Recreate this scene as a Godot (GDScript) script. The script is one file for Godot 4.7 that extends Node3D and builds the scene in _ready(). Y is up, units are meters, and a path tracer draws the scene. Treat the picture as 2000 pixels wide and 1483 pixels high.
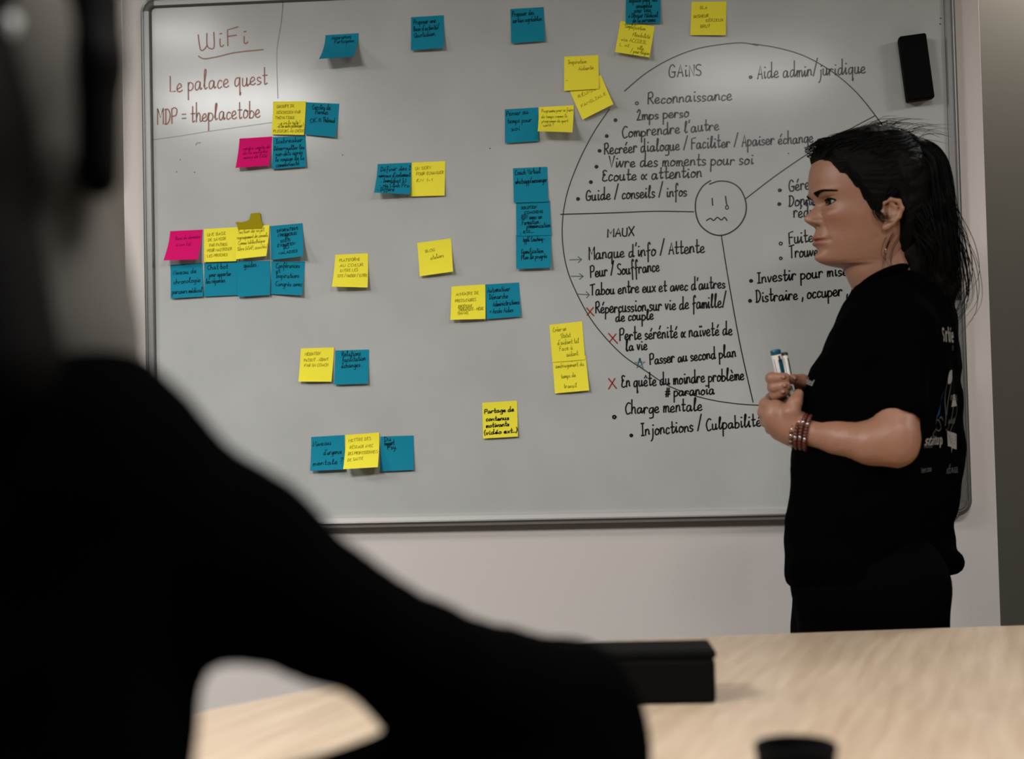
extends Node3D
# A workshop room: a whiteboard full of sticky notes and handwriting, a woman with two markers beside it,
# a pale wooden table and, close to the lens, a second person in black.

var M := {}
var HAND := {}          # single-stroke handwriting
var rng := RandomNumberGenerator.new()
const BY := 1.49        # height of the whiteboard's centre
const EXPOSURE := 1.0

func _ready() -> void:
	# ---- camera, exposure, lamps
	var cam := Camera3D.new()
	cam.name = "camera"
	cam.transform = Transform3D(Basis(Vector3(0.9975, -0.0235, -0.0672), Vector3(0.0257, 0.9991, 0.0329), Vector3(0.0664, -0.0346, 0.9972)), Vector3(0.1261, 1.1000, 3.1097))
	cam.near = 0.05
	cam.far = 50.0
	cam.current = true
	var att := CameraAttributesPhysical.new()
	att.frustum_focal_length = 44.96
	att.frustum_focus_distance = 2.92
	att.frustum_near = 0.05
	att.frustum_far = 50.0
	att.exposure_aperture = 2.3
	cam.attributes = att
	add_child(cam)
	cam.fov = rad_to_deg(2.0 * atan(741.5 / 2778.0))
	var env := Environment.new()
	env.background_mode = Environment.BG_COLOR
	env.background_color = Color(0, 0, 0)
	env.tonemap_mode = Environment.TONE_MAPPER_LINEAR
	env.tonemap_exposure = EXPOSURE
	env.sdfgi_enabled = true
	env.ssao_enabled = true
	env.ssil_enabled = true
	var we := WorldEnvironment.new()
	we.name = "environment"
	we.environment = env
	add_child(we)
	rng.seed = 7
	materials()
	ceiling_lamp(Vector3(-1.34, 2.5, 2.62), Vector2(0.6, 0.6), 8.6, "square ceiling panel lamp glowing over the left side of the room")
	ceiling_lamp(Vector3(0.72, 2.5, 2.5), Vector2(0.6, 0.6), 2.7, "square ceiling panel lamp glowing above the table, right of the camera")
	ceiling_lamp(Vector3(-1.28, 2.5, 1.6), Vector2(0.25, 0.25), 1.0, "small square ceiling lamp nearest the whiteboard")
	ceiling_lamp(Vector3(2.6, 2.5, 1.5), Vector2(0.6, 0.6), 3.3, "added unseen square panel lamp at the far right, filling in the right wall")  # added fill out of view, brightens the right-hand wall
	ceiling_lamp(Vector3(-2.75, 2.5, 1.5), Vector2(0.6, 0.6), 4.5, "added unseen square panel lamp at the far left, lighting the face from the side")  # added side light out of view, for the face and left recess
	ceiling_lamp(Vector3(1.3, 2.5, -0.22), Vector2(0.14, 0.14), 1.2, "added unseen small lamp brightening the top of the recess right of the whiteboard")  # added out of view so the recess is brighter at its top
	ceiling_lamp(Vector3(-1.3, 2.5, -0.22), Vector2(0.14, 0.14), 1.4, "added unseen small lamp lifting the recess left of the whiteboard")  # added out of view to lift the left recess
	room()
	table()
	whiteboard()
	sticky_notes()
	woman()
	near_person()
	table_things()

# ------------------------------------------------------------------ helpers
func tag(o: Node, label := "", category := "", group := "", kind := "") -> void:
	if label: o.set_meta("label", label)
	if category: o.set_meta("category", category)
	if group: o.set_meta("group", group)
	if kind: o.set_meta("kind", kind)

var used := {}
func numbered(n: String) -> String:
	if not used.has(n):
		used[n] = 0
		return n
	used[n] += 1
	return "%s_%03d" % [n, used[n]]

func thing(called: String, label: String, category: String, at := Vector3.ZERO, group := "") -> Node3D:
	var o := Node3D.new()
	o.name = numbered(called)
	o.position = at
	add_child(o)
	tag(o, label, category, group)
	return o

func put(called: String, mesh: Mesh, mat: Material, parent: Node, at := Vector3.ZERO) -> MeshInstance3D:
	var o := MeshInstance3D.new()
	o.name = numbered(called) if parent == self else called
	o.mesh = mesh
	o.material_override = mat
	o.position = at
	parent.add_child(o, true)
	return o

func struct(called: String, mesh: Mesh, mat: Material, at: Vector3, label := "") -> MeshInstance3D:
	var o := put(called, mesh, mat, self, at)
	tag(o, label, "", "", "structure")
	return o

func std(col: Color, rough := 0.6, spec := 0.5, metal := 0.0) -> StandardMaterial3D:
	var m := StandardMaterial3D.new()
	m.albedo_color = col
	m.roughness = rough
	m.metallic_specular = spec
	m.metallic = metal
	return m

func lin(r: float, g: float, b: float) -> Color:
	return Color(r, g, b).linear_to_srgb()

func rounded_box(size: Vector3, r: float, seg := 3) -> ArrayMesh:
	# box with rounded edges: a subdivided cube whose points are pulled to the rounded shape
	var st := SurfaceTool.new()
	st.begin(Mesh.PRIMITIVE_TRIANGLES)
	var h := size / 2.0
	var inner := Vector3(maxf(h.x - r, 0.0), maxf(h.y - r, 0.0), maxf(h.z - r, 0.0))
	for axis in 3:
		for sgn in [-1.0, 1.0]:
			var u := (axis + 1) % 3
			var w := (axis + 2) % 3
			var cu: Array[float] = []
			var cw: Array[float] = []
			for i in seg + 1:
				cu.append(-h[u] + r * i / seg)
				cw.append(-h[w] + r * i / seg)
			for i in seg + 1:
				cu.append(h[u] - r + r * i / seg)
				cw.append(h[w] - r + r * i / seg)
			for i in cu.size() - 1:
				for j in cw.size() - 1:
					var quad: Array[Vector3] = []
					for d in [[0, 0], [1, 0], [1, 1], [0, 1]]:
						var p := Vector3.ZERO
						p[axis] = sgn * h[axis]
						p[u] = cu[i + d[0]]
						p[w] = cw[j + d[1]]
						quad.append(p)
					var order := [0, 2, 1, 0, 3, 2] if sgn > 0 else [0, 1, 2, 0, 2, 3]
					for k in order:
						var p: Vector3 = quad[k]
						var c := Vector3(clampf(p.x, -inner.x, inner.x), clampf(p.y, -inner.y, inner.y), clampf(p.z, -inner.z, inner.z))
						var n := (p - c).normalized()
						st.set_normal(n)
						st.add_vertex(c + n * r)
	return st.commit()

func box(size: Vector3) -> BoxMesh:
	var b := BoxMesh.new()
	b.size = size
	return b

func smooth_line(pts: PackedVector3Array, per := 5) -> PackedVector3Array:
	var out := PackedVector3Array()
	var n := pts.size()
	for i in n - 1:
		var p0 := pts[maxi(i - 1, 0)]
		var p3 := pts[mini(i + 2, n - 1)]
		for s in per:
			out.append(pts[i].cubic_interpolate(pts[i + 1], p0, p3, float(s) / per))
	out.append(pts[n - 1])
	return out

func tube(st: SurfaceTool, pts: PackedVector3Array, radii: PackedFloat32Array, sides := 8, caps := true, flat := 1.0, side_hint := Vector3(0, 0, 1)) -> void:
	# a round tube through pts; radii runs along it (resampled); flat squeezes it across side_hint
	var n := pts.size()
	var base: Array[PackedVector3Array] = []
	var nor: Array[PackedVector3Array] = []
	var up := side_hint
	for i in n:
		var t := (pts[mini(i + 1, n - 1)] - pts[maxi(i - 1, 0)]).normalized()
		var side := t.cross(up)
		if side.length() < 0.05:
			side = t.cross(Vector3(0.3, 1, 0.1))
		side = side.normalized()
		var upv := side.cross(t).normalized()
		var f := float(i) / (n - 1) * (radii.size() - 1)
		var k := mini(int(f), radii.size() - 2) if radii.size() > 1 else 0
		var r := radii[0] if radii.size() == 1 else lerpf(radii[k], radii[k + 1], f - k)
		var ring := PackedVector3Array()
		var rn := PackedVector3Array()
		for s in sides:
			var a := TAU * s / sides
			var d := side * cos(a) + upv * sin(a) * flat
			ring.append(pts[i] + d * r)
			rn.append((side * cos(a) + upv * sin(a) / maxf(flat, 0.05)).normalized())
		base.append(ring)
		nor.append(rn)
	for i in n - 1:
		for s in sides:
			var e := (s + 1) % sides
			for q in [[i, s], [i + 1, e], [i + 1, s], [i, s], [i, e], [i + 1, e]]:
				st.set_normal(nor[q[0]][q[1]])
				st.add_vertex(base[q[0]][q[1]])
	if caps:
		for e in [0, n - 1]:
			var t := (pts[1] - pts[0]).normalized() if e == 0 else (pts[n - 1] - pts[n - 2]).normalized()
			for s in range(1, sides - 1):
				var tri := [0, s + 1, s] if e == 0 else [0, s, s + 1]
				for k in tri:
					st.set_normal(-t if e == 0 else t)
					st.add_vertex(base[e][k])

func begin() -> SurfaceTool:
	var st := SurfaceTool.new()
	st.begin(Mesh.PRIMITIVE_TRIANGLES)
	return st

func lathe(st: SurfaceTool, a: Vector3, b: Vector3, prof: PackedVector2Array, sides := 20) -> void:
	# prof: (share of the way from a to b, radius)
	var ax := (b - a)
	var dir := ax.normalized()
	var u := dir.cross(Vector3(0, 0, 1))
	if u.length() < 0.1: u = dir.cross(Vector3(1, 0, 0))
	u = u.normalized()
	var w := dir.cross(u)
	for i in prof.size() - 1:
		var p := prof[i]
		var q := prof[i + 1]
		var slope := atan2(p.y - q.y, (q.x - p.x) * ax.length())
		for s in sides:
			var pts: Array[Vector3] = []
			var ns: Array[Vector3] = []
			for c in [[p, s], [q, s], [q, s + 1], [p, s + 1]]:
				var an: float = TAU * c[1] / sides
				var rad := u * cos(an) + w * sin(an)
				pts.append(a + ax * c[0].x + rad * c[0].y)
				ns.append((rad * cos(slope) + dir * sin(slope)).normalized())
			for k in [0, 1, 2, 0, 2, 3]:
				st.set_normal(ns[k])
				st.add_vertex(pts[k])

# ------------------------------------------------------------------ soft bodies: tapered capsules joined by a smooth minimum, meshed as surface nets
class Soft:
	var pa := PackedVector3Array()
	var pb := PackedVector3Array()
	var ra := PackedFloat32Array()
	var rb := PackedFloat32Array()
	var kk := PackedFloat32Array()
	var cut: Array = []
	func bone(ax: float, ay: float, az: float, r0: float, bx: float, by: float, bz: float, r1: float, k := 0.02, plane = null) -> void:
		pa.append(Vector3(ax, ay, az)); pb.append(Vector3(bx, by, bz)); ra.append(r0); rb.append(r1); kk.append(k); cut.append(plane)
	func chain(pts: PackedVector3Array, radii: PackedFloat32Array, k := 0.02) -> void:
		for i in pts.size() - 1:
			pa.append(pts[i]); pb.append(pts[i + 1]); ra.append(radii[i]); rb.append(radii[i + 1]); kk.append(k); cut.append(null)
	func one(i: int, p: Vector3) -> float:
		var ba := pb[i] - pa[i]
		var q := p - pa[i]
		var l := ba.length_squared()
		var h := clampf(q.dot(ba) / l, 0.0, 1.0) if l > 1e-12 else 0.0
		var d := (q - ba * h).length() - lerpf(ra[i], rb[i], h)
		if cut[i] != null:
			d = maxf(d, (cut[i] as Plane).distance_to(p))
		return d
	func dist(p: Vector3, which: PackedInt32Array) -> float:
		var d := 1e3
		for i in which:
			var e := one(i, p)
			var k := kk[i]
			var m := maxf(k - absf(d - e), 0.0)
			d = minf(d, e) - m * m * 0.25 / k
		return d
	func all() -> PackedInt32Array:
		var w := PackedInt32Array()
		for i in pa.size(): w.append(i)
		return w
	func mesh_into(st: SurfaceTool, cell: float, noise: FastNoiseLite = null, amp := 0.0, col := Color.WHITE) -> void:
		var lo := Vector3.ONE * 1e3
		var hi := -lo
		var kmax := 0.0
		for i in pa.size():
			var r := maxf(ra[i], rb[i]) + kk[i] * 0.3
			lo = lo.min(pa[i] - Vector3.ONE * r).min(pb[i] - Vector3.ONE * r)
			hi = hi.max(pa[i] + Vector3.ONE * r).max(pb[i] + Vector3.ONE * r)
			kmax = maxf(kmax, kk[i])
		lo -= Vector3.ONE * cell * 2.0
		hi += Vector3.ONE * cell * 2.0
		var B := 4
		var nb := Vector3i(((hi - lo) / (cell * B)).ceil()) + Vector3i.ONE
		var nx := nb.x * B + 1
		var ny := nb.y * B + 1
		var nz := nb.z * B + 1
		var f := PackedFloat32Array()
		f.resize(nx * ny * nz)
		f.fill(1e3)
		var half := cell * B * 0.5 * 1.7321
		var every := all()
		var active: Array[Vector3i] = []
		for bz in nb.z:
			for by in nb.y:
				for bx in nb.x:
					var mid := lo + Vector3(bx + 0.5, by + 0.5, bz + 0.5) * cell * B
					var which := PackedInt32Array()
					var low := 1e3
					var ds := PackedFloat32Array()
					for i in every:
						var e := one(i, mid)
						ds.append(e)
						low = minf(low, e)
					if low > half + kmax * 0.6 + amp or low < -half * 1.6 - 0.05 - kmax:
						if low < 0.0:
							for z in range(bz * B, bz * B + B + 1):
								for y in range(by * B, by * B + B + 1):
									var at := (z * ny + y) * nx
									for x in range(bx * B, bx * B + B + 1):
										if f[at + x] > 900.0: f[at + x] = -1.0
						continue
					for i in every:
						if ds[i] < low + 2.0 * half + kk[i] + kmax: which.append(i)
					active.append(Vector3i(bx, by, bz))
					for z in range(bz * B, bz * B + B + 1):
						for y in range(by * B, by * B + B + 1):
							var at := (z * ny + y) * nx
							for x in range(bx * B, bx * B + B + 1):
								if f[at + x] > 900.0 or f[at + x] == -1.0:
									var p := lo + Vector3(x, y, z) * cell
									var d := dist(p, which)
									if noise: d += noise.get_noise_3dv(p) * amp
									f[at + x] = d
		var vid := {}
		var vs := PackedVector3Array()
		var idx := PackedInt32Array()
		var sy := nx
		var sz := nx * ny
		var corner := [0, 1, sy, sy + 1, sz, sz + 1, sz + sy, sz + sy + 1]
		var edges := [[0, 1], [2, 3], [4, 5], [6, 7], [0, 2], [1, 3], [4, 6], [5, 7], [0, 4], [1, 5], [2, 6], [3, 7]]
		for b in active:
			for z in range(b.z * B, b.z * B + B):
				for y in range(b.y * B, b.y * B + B):
					for x in range(b.x * B, b.x * B + B):
						var at := z * sz + y * sy + x
						var neg := 0
						for c in corner:
							if f[at + c] < 0.0: neg += 1
						if neg == 0 or neg == 8: continue
						var sum := Vector3.ZERO
						var cnt := 0
						for e in edges:
							var d0 := f[at + corner[e[0]]]
							var d1 := f[at + corner[e[1]]]
							if (d0 < 0.0) != (d1 < 0.0):
								var t := d0 / (d0 - d1)
								var i0: int = e[0]
								var i1: int = e[1]
								var c0 := Vector3(i0 & 1, (i0 >> 1) & 1, i0 >> 2)
								var c1 := Vector3(i1 & 1, (i1 >> 1) & 1, i1 >> 2)
								sum += c0.lerp(c1, t)
								cnt += 1
						vid[at] = vs.size()
						vs.append(lo + (Vector3(x, y, z) + sum / cnt) * cell)
		var steps := [1, sy, sz]
		for at in vid:
			for ax in 3:
				var other: int = at + steps[ax]
				if (f[at] < 0.0) == (f[other] < 0.0): continue
				var u: int = steps[(ax + 1) % 3]
				var w: int = steps[(ax + 2) % 3]
				if not (vid.has(at - u) and vid.has(at - w) and vid.has(at - u - w)): continue
				var q0: int = vid[at]
				var q1: int = vid[at - u]
				var q2: int = vid[at - u - w]
				var q3: int = vid[at - w]
				if f[at] < 0.0:
					idx.append_array(PackedInt32Array([q0, q2, q1, q0, q3, q2]))
				else:
					idx.append_array(PackedInt32Array([q0, q1, q2, q0, q2, q3]))
		var ns := PackedVector3Array()
		ns.resize(vs.size())
		for i in range(0, idx.size(), 3):
			var n := (vs[idx[i + 2]] - vs[idx[i]]).cross(vs[idx[i + 1]] - vs[idx[i]])
			for k in 3: ns[idx[i + k]] += n
		for i in idx:
			st.set_color(col)
			st.set_normal(ns[i].normalized())
			st.add_vertex(vs[i])

# ------------------------------------------------------------------ materials
func noise_tex(freq: float, a: Color, b: Color, size := 512, octaves := 3, as_normal := false, seed_ := 1) -> NoiseTexture2D:
	var n := FastNoiseLite.new()
	n.seed = seed_
	n.frequency = freq
	n.fractal_octaves = octaves
	var t := NoiseTexture2D.new()
	t.noise = n
	t.width = size
	t.height = size
	t.seamless = true
	if as_normal:
		t.as_normal_map = true
		t.bump_strength = 2.0
	else:
		var g := Gradient.new()
		g.set_color(0, a)
		g.set_color(1, b)
		t.color_ramp = g
	return t

func wood_image() -> ImageTexture:
	var im := Image.create(1024, 1024, false, Image.FORMAT_RGB8)
	var n := FastNoiseLite.new()
	n.seed = 11
	n.frequency = 0.012
	n.fractal_octaves = 4
	var fine := FastNoiseLite.new()
	fine.seed = 5
	fine.frequency = 0.09
	for y in 1024:
		for x in 1024:
			var v := n.get_noise_2d(x * 3.0 + 14.0 * n.get_noise_2d(x * 0.6, y * 0.25), y * 0.22) * 0.7 + fine.get_noise_2d(x * 3.0, y * 0.08) * 0.3
			var t := clampf(0.5 + v * 0.9, 0.0, 1.0)
			im.set_pixel(x, y, Color(0.675, 0.585, 0.49).lerp(Color(0.77, 0.69, 0.595), t))
	return ImageTexture.create_from_image(im)

func materials() -> void:
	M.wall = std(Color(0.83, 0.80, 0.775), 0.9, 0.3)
	M.wall.normal_enabled = true
	M.wall.normal_texture = noise_tex(0.05, Color.BLACK, Color.WHITE, 512, 3, true, 3)
	M.wall.normal_scale = 0.12
	M.wall.uv1_triplanar = true
	M.wall.uv1_world_triplanar = true
	M.wall.uv1_scale = Vector3.ONE * 3.0
	M.recess = std(Color(0.34, 0.325, 0.295), 0.92, 0.25)  # shade of the recess is put into this darker wall tone
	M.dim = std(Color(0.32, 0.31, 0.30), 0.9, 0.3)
	M.floor = std(Color(0.26, 0.25, 0.245), 0.8, 0.3)
	M.ceiling = std(Color(0.5, 0.49, 0.48), 0.95, 0.2)
	M.board = std(Color.WHITE, 0.17, 0.28)
	M.board.albedo_texture = noise_tex(0.006, Color(0.69, 0.695, 0.68), Color(0.725, 0.73, 0.715), 1024, 4, false, 21)
	M.board.roughness_texture = noise_tex(0.012, Color(0.85, 0.85, 0.85), Color(1, 1, 1), 512, 4, false, 9)
	M.board.uv1_triplanar = true
	M.board.uv1_scale = Vector3.ONE * 0.7
	M.rail = std(Color(0.47, 0.465, 0.455), 0.45, 0.5, 0.8)
	M.lit_rail = std(Color(0.78, 0.77, 0.75), 0.42, 0.5, 0.35)  # bottom rail's reflected light put into a paler metal colour
	M.corner = std(Color(0.36, 0.35, 0.33), 0.5, 0.4)
	M.ink = std(Color(0.035, 0.032, 0.03), 0.3, 0.5)
	M.thin_ink = std(Color(0.13, 0.125, 0.12), 0.3, 0.5)
	M.brown_ink = std(Color(0.52, 0.23, 0.06), 0.3, 0.3)
	M.red_ink = std(Color(0.56, 0.20, 0.13), 0.3, 0.5)
	M.teal_ink = std(Color(0.05, 0.33, 0.42), 0.3, 0.5)
	M.grey_ink = std(Color(0.35, 0.40, 0.42), 0.35, 0.5)
	M.note_ink = std(Color(0.03, 0.035, 0.05), 0.7, 0.2)
	M.pale_ink = std(Color(0.38, 0.36, 0.06), 0.8, 0.2)
	M.pink_ink = std(Color(0.42, 0.03, 0.21), 0.8, 0.2)
	for c in [["blue", Color(0.09, 0.52, 0.62)], ["yellow", Color(0.965, 0.91, 0.26)], ["pink", Color(0.84, 0.07, 0.42)], ["ochre", Color(0.62, 0.56, 0.05)]]:
		M[c[0]] = std(c[1], 0.85, 0.25)
	M.felt = std(Color(0.02, 0.02, 0.02), 0.95, 0.1)
	M.plastic = std(Color(0.018, 0.018, 0.018), 0.7, 0.2)
	M.wood = std(Color.WHITE, 0.33, 0.5)
	M.wood.albedo_texture = wood_image()
	M.edge = std(Color(0.72, 0.62, 0.50), 0.5, 0.4)
	M.metal = std(Color(0.25, 0.25, 0.25), 0.4, 0.5, 0.7)
	M.skin = std(Color.WHITE, 0.46, 0.45)
	M.skin.vertex_color_use_as_albedo = true
	M.cloth = std(Color(0.012, 0.012, 0.012), 0.95, 0.08)
	M.jeans = std(Color(0.016, 0.016, 0.018), 0.95, 0.08)
	M.hair = std(Color(0.026, 0.02, 0.017), 0.6, 0.2)
	M.hair_sheen = std(Color(0.04, 0.033, 0.029), 0.5, 0.2)
	M.brow = std(Color(0.06, 0.04, 0.03), 0.8, 0.2)
	M.eye_white = std(Color(0.55, 0.52, 0.49), 0.25, 0.5)
	M.iris = std(Color(0.10, 0.065, 0.045), 0.12, 0.5)
	M.pupil = std(Color(0.01, 0.01, 0.01), 0.08, 0.5)
	M.print = std(Color(0.52, 0.505, 0.48), 0.9, 0.15)
	M.nail = std(Color(0.60, 0.44, 0.37), 0.3, 0.5)
	M.print_blue = std(Color(0.06, 0.22, 0.33), 0.9, 0.15)
	M.print_dim = std(Color(0.30, 0.295, 0.28), 0.9, 0.15)
	M.white_plastic = std(Color(0.86, 0.84, 0.82), 0.35, 0.5)
	M.teal = std(Color(0.02, 0.28, 0.36), 0.3, 0.5)
	M.label_red = std(Color(0.35, 0.11, 0.06), 0.5, 0.4)
	M.black_cap = std(Color(0.035, 0.045, 0.05), 0.35, 0.5)
	M.bead = std(Color(0.30, 0.12, 0.06), 0.3, 0.5)
	M.silver = std(Color(0.78, 0.76, 0.74), 0.22, 0.5, 1.0)
	M.gold = std(Color(0.80, 0.66, 0.50), 0.3, 0.5, 1.0)
	M.shaded_skin = std(Color.WHITE, 0.75, 0.15)
	M.shaded_skin.vertex_color_use_as_albedo = true
	M.ear_highlight = std(Color(0.8, 0.8, 0.78), 0.35, 0.5)

# ------------------------------------------------------------------ lamps
func ceiling_lamp(at: Vector3, size: Vector2, energy: float, label: String) -> void:
	var o := thing("ceiling_lamp", label, "lamp", at, "ceiling lamps")
	var fr := begin()
	var t := 0.02
	for s in [-1, 1]:
		fr.append_from(box(Vector3(size.x + 2 * t, 0.03, t)), 0, Transform3D(Basis(), Vector3(0, -0.015, s * (size.y / 2 + t / 2))))
		fr.append_from(box(Vector3(t, 0.03, size.y)), 0, Transform3D(Basis(), Vector3(s * (size.x / 2 + t / 2), -0.015, 0)))
	put("frame", fr.commit(), std(Color(0.7, 0.7, 0.7), 0.5), o)
	var glow := std(Color(0.9, 0.9, 0.9), 0.5)
	glow.emission_enabled = true
	glow.emission = Color(1.0, 0.992, 0.985)
	glow.emission_energy_multiplier = 4.0
	put("diffuser", box(Vector3(size.x, 0.012, size.y)), glow, o, Vector3(0, -0.008, 0))
	var l := AreaLight3D.new()
	l.name = "light"
	l.area_size = size
	l.light_color = Color(1.0, 0.992, 0.985)
	l.light_energy = energy
	l.area_range = 12.0
	l.shadow_enabled = true
	l.position = Vector3(0, -0.034, 0)
	l.rotation = Vector3(-PI / 2, 0, 0)
	o.add_child(l)

# ------------------------------------------------------------------ the room
func room() -> void:
	var t := 0.12
	struct("floor", box(Vector3(7.2, t, 8.0)), M.floor, Vector3(0, -t / 2, 2.0))
	struct("ceiling", box(Vector3(7.2, t, 8.0)), M.ceiling, Vector3(0, 2.5 + t / 2, 2.0))
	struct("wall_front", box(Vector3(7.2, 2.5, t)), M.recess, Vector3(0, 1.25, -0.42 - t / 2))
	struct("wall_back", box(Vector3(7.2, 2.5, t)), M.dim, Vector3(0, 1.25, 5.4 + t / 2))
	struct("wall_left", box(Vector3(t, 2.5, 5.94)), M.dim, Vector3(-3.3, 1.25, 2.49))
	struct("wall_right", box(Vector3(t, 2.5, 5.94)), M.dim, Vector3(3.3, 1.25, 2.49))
	var pier := struct("wall_pier", rounded_box(Vector3(1.908, 2.5, 0.398), 0.003), M.wall, Vector3(0.0025, 1.25, -0.221))
	tag(pier, "pale projecting wall bay that carries the whiteboard")
	struct("baseboard_front", rounded_box(Vector3(1.908, 0.08, 0.012), 0.003), M.dim, Vector3(0.0025, 0.04, -0.0155))

# ------------------------------------------------------------------ the table
func table() -> void:
	var key: Array[Vector2] = [Vector2(1.95, 0.55), Vector2(1.3, 0.545), Vector2(0.833, 0.589), Vector2(0.566, 0.624), Vector2(0.301, 0.665), Vector2(0.119, 0.71), Vector2(-0.03, 0.80), Vector2(-0.18, 0.965), Vector2(-0.321, 1.148), Vector2(-0.418, 1.284), Vector2(-0.465, 1.43), Vector2(-0.45, 1.62), Vector2(-0.36, 1.78), Vector2(-0.2, 1.89), Vector2(0.05, 1.95), Vector2(0.8, 1.99), Vector2(1.95, 1.95)]
	var line := PackedVector3Array()
	for k in key: line.append(Vector3(k.x, 0, k.y))
	var sm := smooth_line(line, 6)
	var ring := PackedVector2Array()
	for p in sm: ring.append(Vector2(p.x, p.z))
	var o := thing("table", "pale wooden meeting table with a curved end in front of the whiteboard", "table", Vector3(0.5, 0, 1.25))
	var origin := Vector2(0.5, 1.25)
	var th := 0.028
	var tri := Geometry2D.triangulate_polygon(ring)
	var st := begin()
	var grain := Vector2(0.28, -0.96).normalized()
	var across := Vector2(-grain.y, grain.x)
	for side in [0, 1]:
		for i in range(0, tri.size(), 3):
			var q := [ring[tri[i]], ring[tri[i + 1]], ring[tri[i + 2]]]
			var up: bool = (q[1] - q[0]).cross(q[2] - q[0]) > 0
			var order := [0, 1, 2] if up == (side == 0) else [0, 2, 1]
			for k in order:
				var p: Vector2 = q[k]
				st.set_uv(Vector2(p.dot(across), p.dot(grain)) * 0.9)
				st.set_normal(Vector3.UP if side == 0 else Vector3.DOWN)
				st.add_vertex(Vector3(p.x - origin.x, 0.74 - side * th, p.y - origin.y))
	put("table_top", st.commit(), M.wood, o)
	var ed := begin()
	var prof := [[0.0, 0.74, 0.2, 0.98], [0.0025, 0.7375, 0.9, 0.4], [0.003, 0.726, 1.0, 0.0], [0.0, 0.712, 0.3, -0.95]]
	var n := ring.size()
	for i in n:
		var a := ring[i]
		var b := ring[(i + 1) % n]
		var na := (ring[(i + 1) % n] - ring[(i - 1 + n) % n]).normalized()
		var nb := (ring[(i + 2) % n] - a).normalized()
		var oa := Vector2(na.y, -na.x)
		var ob := Vector2(nb.y, -nb.x)
		if oa.dot(a - Vector2(0.7, 1.25)) < 0:
			oa = -oa
			ob = -ob
		for j in 3:
			var quad: Array[Vector3] = []
			var ns: Array[Vector3] = []
			for c in [[a, oa, j], [b, ob, j], [b, ob, j + 1], [a, oa, j + 1]]:
				var pr: Array = prof[c[2]]
				var pt: Vector2 = c[0] + c[1] * pr[0]
				quad.append(Vector3(pt.x - origin.x, pr[1], pt.y - origin.y))
				ns.append(Vector3(c[1].x * pr[2], pr[3], c[1].y * pr[2]).normalized())
			var g := (quad[2] - quad[0]).cross(quad[1] - quad[0])
			var ord := [0, 1, 2, 0, 2, 3] if g.dot(ns[0]) > 0 else [0, 2, 1, 0, 3, 2]
			for k in ord:
				ed.set_normal(ns[k])
				ed.add_vertex(quad[k])
	put("edge_band", ed.commit(), M.edge, o)
	for p in [Vector2(-0.1, 1.3), Vector2(1.6, 0.95), Vector2(1.6, 1.6)]:
		var lg := begin()
		lathe(lg, Vector3(p.x - origin.x, 0.0, p.y - origin.y), Vector3(p.x - origin.x, 0.713, p.y - origin.y), PackedVector2Array([Vector2(0, 0.04), Vector2(0.02, 0.04), Vector2(0.021, 0.03), Vector2(0.97, 0.03), Vector2(0.98, 0.06), Vector2(1, 0.06)]))
		put("leg", lg.commit(), M.metal, o)

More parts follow.
